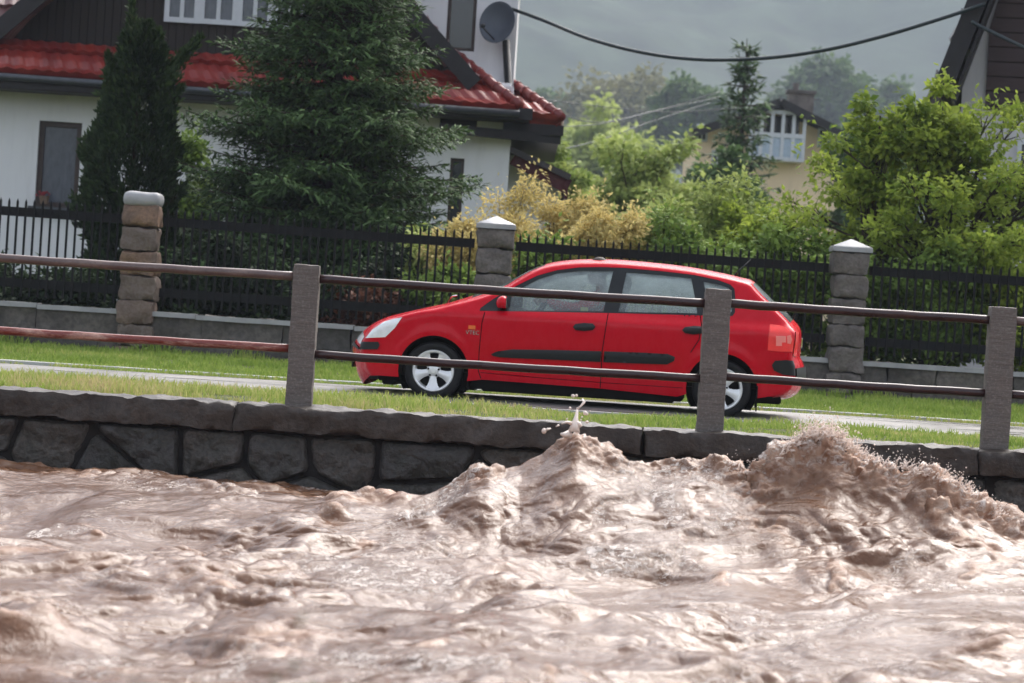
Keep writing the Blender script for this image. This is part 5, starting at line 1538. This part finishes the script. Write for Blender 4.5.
# ================================================================== vegetation
M['bark'] = mat_plain('dark_bark', (.05, .038, .03), .9, .1, var=.4, scale=12, bump=.6, bscale=30)
def leaves(name, c, dirs, nrm, ln, wd, tint, mat, parent, bend=.25):
    """rhombus shaped leaves folded along the midrib (two quads -> 6 verts)"""
    n = len(c); dirs = dirs / np.linalg.norm(dirs, axis=1, keepdims=True)
    side = np.cross(dirs, nrm); side /= (np.linalg.norm(side, axis=1, keepdims=True) + 1e-9)
    up = np.cross(side, dirs)
    ln = np.broadcast_to(ln, n)[:, None]; wd = np.broadcast_to(wd, n)[:, None]
    base = c; tip = c + dirs * ln - up * ln * bend * .4; mid = c + dirs * ln * .45 + up * ln * bend * .25
    l = mid + side * wd * .5 - up * wd * .12; r = mid - side * wd * .5 - up * wd * .12
    v = np.stack([base, l, tip, r, mid], 1).reshape(-1, 3)
    i = np.arange(n)[:, None] * 5
    f = np.concatenate([i + np.array([[0, 4, 1]]), i + np.array([[1, 4, 2]]), i + np.array([[0, 3, 4]]), i + np.array([[3, 2, 4]])])
    return np_mesh(name, v, f, mat, parent, smooth=False, attrs={'tint': np.repeat(np.clip(tint, 0, 1), 5)})
def unit(r, n):
    v = r.normal(size=(n, 3)); return v / np.linalg.norm(v, axis=1, keepdims=True)

def broadleaf(name, base, h, rx, rz, label, mat, n_cl=60, n_leaf=16000, leaf=(.09, .06), seed=1, cl_r=.32, low=.25, lean=(0, 0), trunk=.09, cat='tree', group=None, flat=.55, crown='crown', shell=.45, tbase=.45):
    r = np.random.default_rng(seed); base = Vector(base)
    root = empty(name, base, 0, label, cat, group)
    cz = h - rz
    # cluster centres: shell-biased inside an uneven ellipsoid
    u = unit(r, n_cl * 3); rad = (shell + (1 - shell) * r.random(n_cl * 3)) 
    wob = 1 + .28 * noise3(u[:, 0] * 1.6, u[:, 1] * 1.6, u[:, 2] * 1.6, seed)
    p = u * (rad * wob)[:, None] * np.array([rx, rx * .85, rz]) + np.array([lean[0], lean[1], cz])
    p = p[p[:, 2] > low * h][:n_cl]
    m_ = MB(); top = Vector((lean[0] * .6, lean[1] * .6, cz + rz * .5))
    def tp(t): return Vector((0, 0, 0)).lerp(top, t) + Vector((.08 * math.sin(3 * t + seed), .06 * math.sin(4 * t), 0)) * h * .15 * t
    m_.tube([tp(t) for t in np.linspace(0, 1, 8)], [trunk * (1.25 - t) for t in np.linspace(0, 1, 8)], 8)
    twigc = []; twd = []
    for q in p:
        q = Vector(q); t0 = min(.95, max(.12, (q.z / h) * .75 - .08)); a = tp(t0); midp = a.lerp(q, .5) + Vector((0, 0, .10 * (q - a).length))
        r0 = trunk * (.55 - .3 * t0)
        m_.tube([a, midp, q], [r0, r0 * .55, r0 * .18], 5)
        for k in range(3):
            e = q + Vector(unit(r, 1)[0]) * cl_r * .9; m_.tube([midp.lerp(q, .7), q.lerp(e, .6) , e], [r0 * .3, r0 * .16, r0 * .08], 4)
    m_.build('trunk', M['bark'], root)
    n = n_leaf; ci = r.integers(0, len(p), n)
    csz = r.uniform(.6, 1.35, len(p))
    off = unit(r, n) * (r.random(n) ** .45 * cl_r)[:, None] * csz[ci][:, None]; off[:, 2] *= flat
    # shoots that stick out of the outline
    c = p[ci] + off
    sh = r.random(n) < .10; c[sh] += (p[ci[sh]] - np.array([lean[0], lean[1], cz])) * (r.random(sh.sum())[:, None] * .25) + np.array([0, 0, .12]) * r.random(sh.sum())[:, None]
    dirs = off / (np.linalg.norm(off, axis=1, keepdims=True) + 1e-6) + r.normal(0, .6, (n, 3)) + np.array([0, 0, -.15])
    nrm = np.array([0, 0, 1]) + r.normal(0, .55, (n, 3))
    ct2 = r.normal(0, .17, len(p))
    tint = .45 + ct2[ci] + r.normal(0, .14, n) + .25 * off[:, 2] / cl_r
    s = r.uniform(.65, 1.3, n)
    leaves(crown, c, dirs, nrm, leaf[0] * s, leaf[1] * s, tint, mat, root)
    return root

def spruce(name, base, h, rmax, label, mat, n_whorl=26, per=9, seed=1, spray=(.17, .055), droop=.25, density=1.0, low=.06, cat='tree', twig_step=.13):
    r = np.random.default_rng(seed); root = empty(name, base, 0, label, cat)
    m_ = MB(); m_.tube([(0, 0, 0), (.03, 0, h * .5), (0, 0, h)], [.14 * h / 7, .08 * h / 7, .01], 9)
    cs, ds, ns_, ls, ts = [], [], [], [], []
    for w in range(n_whorl):
        f = low + (1 - low) * (w + r.uniform(-.2, .2)) / n_whorl; z = h * f
        Lb = rmax * (1 - f) ** .8 * (.82 + .4 * r.random()) + .12
        nb = max(4, int(per * (.6 + .6 * (1 - f)))); a0 = r.uniform(0, 6.28)
        for k in range(nb):
            a = a0 + 2 * math.pi * k / nb + r.normal(0, .18); L_ = Lb * r.uniform(.62, 1.18); zz = z + r.normal(0, .06) * h / 7
            d = np.array([math.cos(a), math.sin(a), 0]); sd = np.array([-math.sin(a), math.cos(a), 0])
            tt = np.linspace(0, 1, 7); rise = .18 * (1 - f) + .3 * f
            cur = [np.array([0, 0, zz]) + d * L_ * t + np.array([0, 0, L_ * (rise * t * .5 - droop * t ** 1.6 + .22 * t ** 3)]) for t in tt]
            m_.tube([Vector(c) for c in cur], [.02 * (1.15 - t) * h / 7 + .003 for t in tt], 4)
            steps = max(3, int(L_ / twig_step))
            for i in range(steps):
                t = .18 + .82 * (i + r.random()) / steps; j = min(5, int(t * 6)); q = t * 6 - j
                p0 = cur[j] * (1 - q) + cur[j + 1] * q; tan = cur[j + 1] - cur[j]; tan /= np.linalg.norm(tan)
                tw = L_ * .34 * (1 - t) ** .7 + .12
                for sgn in (-1, 1):
                    td = sd * sgn * .85 + tan * .75 + np.array([0, 0, -.12 + .1 * r.normal()]); td /= np.linalg.norm(td)
                    m = max(2, int(tw / (spray[0] * .42) * density))
                    for e in range(m):
                        g_ = (e + r.random()) / m; pc = p0 + td * tw * g_ + np.array([0, 0, -.10 * tw * g_ * g_]) + r.normal(0, .012, 3)
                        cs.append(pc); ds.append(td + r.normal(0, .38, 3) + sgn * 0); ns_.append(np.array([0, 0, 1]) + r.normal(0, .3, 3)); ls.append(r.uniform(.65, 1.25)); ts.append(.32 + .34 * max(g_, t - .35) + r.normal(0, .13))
                # drooping shoots under the branch
                if r.random() < .8:
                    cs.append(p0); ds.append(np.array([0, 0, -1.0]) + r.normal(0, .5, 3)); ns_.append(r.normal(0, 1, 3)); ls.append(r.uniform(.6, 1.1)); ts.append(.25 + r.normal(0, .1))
    m_.build('trunk', M['bark'], root)
    ls = np.array(ls)
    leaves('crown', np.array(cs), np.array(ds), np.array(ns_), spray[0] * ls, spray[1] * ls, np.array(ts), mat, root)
    return root

def thuja(name, base, h, rad, label, mat, n=16000, seed=1, cat='tree', spray=(.12, .045), tips=()):
    r = np.random.default_rng(seed); root = empty(name, base, 0, label, cat)
    m_ = MB(); m_.tube([(0, 0, 0), (0, 0, h * .9)], [.08, .02], 8)
    z = r.random(n) ** .9; a = r.uniform(0, 2 * math.pi, n)
    prof = np.interp(z, [0, .08, .3, .6, .85, .95, 1], [.75, .92, 1, .95, .66, .36, .06])
    lump_ = 1 + .38 * noise3(np.cos(a) * 1.8, np.sin(a) * 1.8, z * h * 1.1, seed) + .12 * noise3(np.cos(a) * 5, np.sin(a) * 5, z * h * 3, seed + 1)
    rr_ = rad * prof * lump_ * (.5 + .5 * r.random(n) ** .45)
    c = np.stack([np.cos(a) * rr_, np.sin(a) * rr_ , z * h], -1)
    c = c + (noise3(c[:, 0] * 2.2, c[:, 1] * 2.2, c[:, 2] * 1.6, seed + 9) * .27)[:, None] * np.stack([np.cos(a), np.sin(a), np.zeros(n)], -1)
    kp = noise3(c[:, 0] * 4, c[:, 1] * 4, c[:, 2] * 2.6, seed + 11) > -.22; c = c[kp]; a = a[kp]; z = z[kp]; n = len(a)
    dirs = np.stack([np.cos(a) * .55, np.sin(a) * .55, np.full(n, .9)], -1) + r.normal(0, .35, (n, 3))
    nrm = np.stack([-np.sin(a), np.cos(a), np.zeros(n)], -1) + r.normal(0, .5, (n, 3))
    tint = .38 + .25 * noise3(np.cos(a) * 2.5, np.sin(a) * 2.5, z * h * 2, seed + 3) + r.normal(0, .15, n)
    for (bx_, bz_, tx, tz, k, w) in tips:
        b0 = Vector((bx_, -.1, bz_)); t0 = Vector((tx, -.15, tz)); m_.tube([b0, t0], [.02, .006], 5)
        t = r.random(k); cc = np.array(b0)[None] * (1 - t[:, None]) + np.array(t0)[None] * t[:, None] + r.normal(0, 1, (k, 3)) * (w * (1.1 - t))[:, None]
        dd = np.array(t0 - b0)[None] + r.normal(0, .35, (k, 3)); c = np.concatenate([c, cc]); dirs = np.concatenate([dirs, dd]); nrm = np.concatenate([nrm, r.normal(0, 1, (k, 3))]); tint = np.concatenate([tint, .55 + r.normal(0, .15, k)])
    m_.build('trunk', M['bark'], root)
    s = r.uniform(.6, 1.3, len(c))
    leaves('crown', c, dirs, nrm, spray[0] * s, spray[1] * s, tint, mat, root)
    return root

M['l_spruce'] = mat_leaf('dark_spruce_needles', (.010, .024, .012), (.115, .195, .065), .12)
M['l_thuja'] = mat_leaf('dark_thuja_scales', (.008, .018, .008), (.045, .075, .020), .12)
M['l_cherry'] = mat_leaf('fresh_green_leaves', (.10, .17, .02), (.44, .52, .09), .5)
M['l_gold'] = mat_leaf('golden_conifer_tips', (.42, .34, .12), (.74, .62, .28), .45)
M['l_lime'] = mat_leaf('pale_lime_leaves', (.15, .22, .045), (.52, .58, .20), .35)
M['l_green'] = mat_leaf('garden_shrub_leaves', (.05, .10, .018), (.27, .38, .08), .3)
M['l_dark'] = mat_leaf('dark_evergreen_leaves', (.008, .016, .008), (.045, .075, .028), .15)  # own dark green of the low shrubs and sprigs
M['l_far'] = mat_leaf('distant_green_leaves', (.03, .065, .022), (.14, .22, .07), .25)
M['l_olive'] = mat_leaf('distant_olive_leaves', (.13, .125, .055), (.30, .29, .13), .25)
M['l_brown'] = mat_leaf('rusty_brown_leaves', (.06, .025, .015), (.16, .07, .045), .25)

GZ = .12
def at(px, py, Y, z=None):
    p = P(px, py, Y); return (p.x, Y, GZ if z is None else z)
def hgt(px, py, Y): return P(px, py, Y).z - GZ
ppm = lambda Y: F / Y

# column conifer left of the first pillar
Y = 40.5
thuja('conifer', at(128, 250, Y), hgt(122, 24, Y), 44 / ppm(Y), 'dark column shaped conifer before the left house window', M['l_thuja'], 36000, 4,
      tips=((.15, 3.5, .84, 4.42, 800, .11), (-.1, 3.9, -.14, 4.85, 400, .08), (.1, 3.7, .27, 4.45, 400, .10), (-.2, 3.3, -.42, 4.1, 350, .10), (.2, 2.9, .62, 3.7, 400, .11), (-.3, 2.2, -.62, 2.75, 260, .09), (-.35, 1.5, -.72, 1.95, 260, .09), (.35, 1.8, .74, 2.3, 260, .09), (.35, 2.4, .6, 2.95, 240, .08), (-.25, 2.7, -.42, 3.3, 220, .08)))
# big spruce
Y = 41.5
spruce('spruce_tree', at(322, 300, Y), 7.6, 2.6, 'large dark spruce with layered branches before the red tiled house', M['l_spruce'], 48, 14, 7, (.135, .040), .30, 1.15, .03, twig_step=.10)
# fresh green tree in front of the right house
Y = 39.5
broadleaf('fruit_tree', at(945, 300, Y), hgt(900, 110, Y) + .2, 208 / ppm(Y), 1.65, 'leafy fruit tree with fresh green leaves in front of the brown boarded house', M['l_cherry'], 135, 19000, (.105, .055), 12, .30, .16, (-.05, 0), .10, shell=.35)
r_ = random.Random(9)
# long shoots of the same tree rise as a second, thinner one
broadleaf('sapling', at(862, 300, 39.0), hgt(862, 80, 39.0), .5, .95, 'slender sapling with tall loose shoots at the roof end of the far cream house', M['l_cherry'], 24, 2300, (.12, .07), 31, .22, .2, (.1, 0), .04, shell=.2)
broadleaf('sapling', at(925, 300, 38.8), hgt(915, 68, 38.8), .8, 1.0, 'slender sapling reaching up beside the steep dark roof edge', M['l_cherry'], 36, 4600, (.12, .07), 37, .22, .2, (.05, 0), .04, shell=.2)
# garden shrubs behind the fence: (px, top py, half width px, Y, mat, kind, label)
shrubs = [
 (478, 205, 28, 38.2, 'l_gold', 'shrub', 'small golden shrub behind the second stone pillar'),
 (522, 190, 60, 39.4, 'l_gold', 'shrub', 'golden conifer shrub in front of the white porch wall'),
 (570, 178, 46, 41.0, 'l_gold', 'shrub', 'taller golden shrub just below the dark porch roof'),
 (614, 198, 58, 38.6, 'l_gold', 'shrub', 'broad golden shrub above the red car roof'),
 (560, 236, 26, 37.9, 'l_green', 'shrub', 'low green shrub between the two golden shrubs'),
 (672, 194, 34, 39.2, 'l_lime', 'shrub', 'rounded pale lime shrub beside the golden shrubs'),
 (690, 222, 38, 38.0, 'l_green', 'shrub', 'dark centred green shrub in front of the lime shrub'),
 (735, 178, 52, 41.5, 'l_lime', 'shrub', 'tall pale green shrub below the far cream house'),
 (770, 196, 55, 39.6, 'l_cherry', 'shrub', 'bushy fresh green shrub left of the fruit tree'),
 (750, 238, 55, 37.6, 'l_green', 'shrub', 'mid green shrub behind the aerial of the car'),
 (805, 232, 48, 37.7, 'l_green', 'shrub', 'green shrub just left of the rear stone pillar'),
 (890, 246, 48, 37.5, 'l_green', 'shrub', 'green shrub just right of the rear stone pillar'),
 (955, 250, 52, 37.6, 'l_green', 'shrub', 'low green shrub behind the railing post at the right'),
 (1020, 240, 50, 37.8, 'l_cherry', 'shrub', 'fresh green shrub below the pale house wall at the right edge'),
 (440, 218, 34, 38.6, 'l_lime', 'shrub', 'pale green shrub at the foot of the big spruce'),
 (470, 262, 40, 37.4, 'l_green', 'shrub', 'low green shrub above the car bonnet'),
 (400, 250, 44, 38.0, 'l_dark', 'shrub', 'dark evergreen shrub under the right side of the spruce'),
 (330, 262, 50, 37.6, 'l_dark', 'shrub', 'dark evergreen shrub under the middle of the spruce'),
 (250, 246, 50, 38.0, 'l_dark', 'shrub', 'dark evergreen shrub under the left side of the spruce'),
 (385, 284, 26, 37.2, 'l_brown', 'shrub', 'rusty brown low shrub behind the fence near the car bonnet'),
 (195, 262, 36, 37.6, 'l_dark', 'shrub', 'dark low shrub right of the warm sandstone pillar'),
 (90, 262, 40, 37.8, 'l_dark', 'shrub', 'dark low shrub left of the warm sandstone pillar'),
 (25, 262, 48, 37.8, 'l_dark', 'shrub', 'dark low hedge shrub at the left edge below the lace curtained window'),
 (205, 128, 24, 43.5, 'l_green', 'shrub', 'mid green shrub between the column conifer and the spruce'),
 (-60, 250, 60, 38.0, 'l_dark', 'shrub', 'dark shrub beyond the left end of the view'),
 (1090, 236, 60, 38.0, 'l_cherry', 'shrub', 'green shrub beyond the right end of the view'),
]
for i, (px, pt, hw, Y, mt, nm, lab) in enumerate(shrubs):
    h = hgt(px, pt, Y); rx = hw / ppm(Y); leafs = (.10, .055) if mt not in ('l_gold',) else (.075, .032)
    n_ = int((2600 + 5200 * rx * max(h, .8)) * (1.7 if mt == 'l_gold' else 1))
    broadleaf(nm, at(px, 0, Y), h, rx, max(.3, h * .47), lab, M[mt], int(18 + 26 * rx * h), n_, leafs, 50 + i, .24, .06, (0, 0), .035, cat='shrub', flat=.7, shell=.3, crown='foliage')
# trees behind the gardens
far = [
 ('dense', (548, 142, 50, 62), 'l_lime', 'light green tree right of the red roof corner'),
 ('dense', (640, 130, 74, 66), 'l_lime', 'broad light green tree behind the golden shrubs'),
 ('dense', (600, 112, 62, 240), 'l_lime', 'pale green tree behind the thin wires'),
 ('dense', (612, 58, 62, 560), 'l_olive', 'hazy olive tree with thin spring crown'),
 ('dense', (545, 86, 34, 620), 'l_far', 'faint tree in the mist beside the downpipe corner'),
 ('dense', (690, 72, 44, 420), 'l_far', 'rounded green tree left of the dark pointed spruce'),
 ('dense', (815, 52, 52, 560), 'l_far', 'hazy tree rising behind the chimney of the cream house'),
 ('dense', (880, 82, 34, 600), 'l_far', 'small misty tree between cream house and dark roof'),
 ('dense', (720, 150, 40, 85), 'l_far', 'green tree at the foot of the dark pointed spruce'),
 ('dense', (870, 128, 50, 95), 'l_far', 'dull green tree right of the cream house roof'),
]
for i, (k, (px, pt, hw, Y), mt, lab) in enumerate(far):
    g0 = float(ground_z(np.array([0.]), np.array([float(Y)]))[0]); h = P(px, pt, Y).z - g0; rx = hw / ppm(Y)
    broadleaf('tree', (P(px, 200, Y).x, Y, g0), h, rx, min(h * .42, rx * 1.3), lab, M[mt], 80, 13000 if 'olive' not in mt else 7000, (.30 * Y / 110, .19 * Y / 110), 120 + i, rx * .30, .12, (0, 0), .02 * h, cat='tree', shell=.3)
Y = 92
spruce('spruce_tree', (P(737, 200, Y).x, Y, .5), P(742, 38, Y).z - .5, 1.75, 'dark pointed spruce standing beside the far cream house', M['l_spruce'], 30, 8, 21, (.36, .13), .22, .9, .05, twig_step=.28)
# blurred sprigs on the near bank
for i, (px, py) in enumerate(((145, 668), (222, 674), (300, 672))):
    Y = 4.2; p = P(px, py + 4, Y)
    if p.z > -1.05:
        broadleaf('sprig', (p.x, Y, -1.05), p.z + 1.05, .02, .05, ('leftmost', 'middle', 'rightmost')[i] + ' small green sprig poking up at the near bank', M['l_dark'], 5, 60, (.022, .010), 300 + i, .03, .3, (0, 0), .0025, cat='plant', group='sprigs on the near bank', crown='foliage')

# ================================================================== air, sky, sun
t = NT('valley_mist'); t.out.inputs[0]
pv = t.node('ShaderNodeVolumePrincipled'); pv.inputs['Color'].default_value = (.58, .64, .76, 1); pv.inputs['Density'].default_value = .0004; pv.inputs['Anisotropy'].default_value = -.25
t.l.new(pv.outputs[0], t.out.inputs['Volume'])
m_ = MB(); m_.box((0, 1480, 298), (3400, 3100, 604)); hz = m_.build('haze', t.m); tag(hz, 'thin grey mist filling the valley', 'haze', kind='stuff')

w = bpy.data.worlds.new('World'); S.world = w; w.use_nodes = True
nt = w.node_tree; nt.nodes.clear()
out = nt.nodes.new('ShaderNodeOutputWorld'); bg = nt.nodes.new('ShaderNodeBackground'); sky = nt.nodes.new('ShaderNodeTexSky'); hs = nt.nodes.new('ShaderNodeHueSaturation')
SUN_EL, SUN_AZ = 48, 30     # degrees; azimuth measured clockwise from +Y
sky.sky_type = 'NISHITA'; sky.sun_disc = False; sky.sun_elevation = R(SUN_EL); sky.sun_rotation = R(SUN_AZ); sky.air_density = 1.0; sky.dust_density = 6.0; sky.ozone_density = 1.0
hs.inputs['Saturation'].default_value = .45
bg.inputs['Strength'].default_value = .15
nt.links.new(sky.outputs[0], hs.inputs['Color']); nt.links.new(hs.outputs[0], bg.inputs[0]); nt.links.new(bg.outputs[0], out.inputs[0])
sl = bpy.data.lights.new('sun', 'SUN'); sl.energy = .52; sl.angle = R(60); sl.color = (1, .99, .97)
so = bpy.data.objects.new('sun', sl); COL.objects.link(so)
az, el = R(SUN_AZ), R(SUN_EL)
sd = Vector((math.sin(az) * math.cos(el), math.cos(az) * math.cos(el), math.sin(el)))
so.rotation_euler = (-sd).to_track_quat('-Z', 'Y').to_euler(); so.location = (0, -20, 60)

S.view_settings.view_transform = 'Standard'; S.view_settings.look = 'None'; S.view_settings.gamma = 1; S.view_settings.use_curve_mapping = False
S.view_settings.exposure = EXPOSURE
S.cycles.use_denoising = True
try: S.cycles.denoiser = 'OPENIMAGEDENOISE'
except Exception: pass
S.cycles.max_bounces = 7; S.cycles.transparent_max_bounces = 12; S.cycles.volume_bounces = 1
S.cycles.caustics_reflective = False; S.cycles.caustics_refractive = False
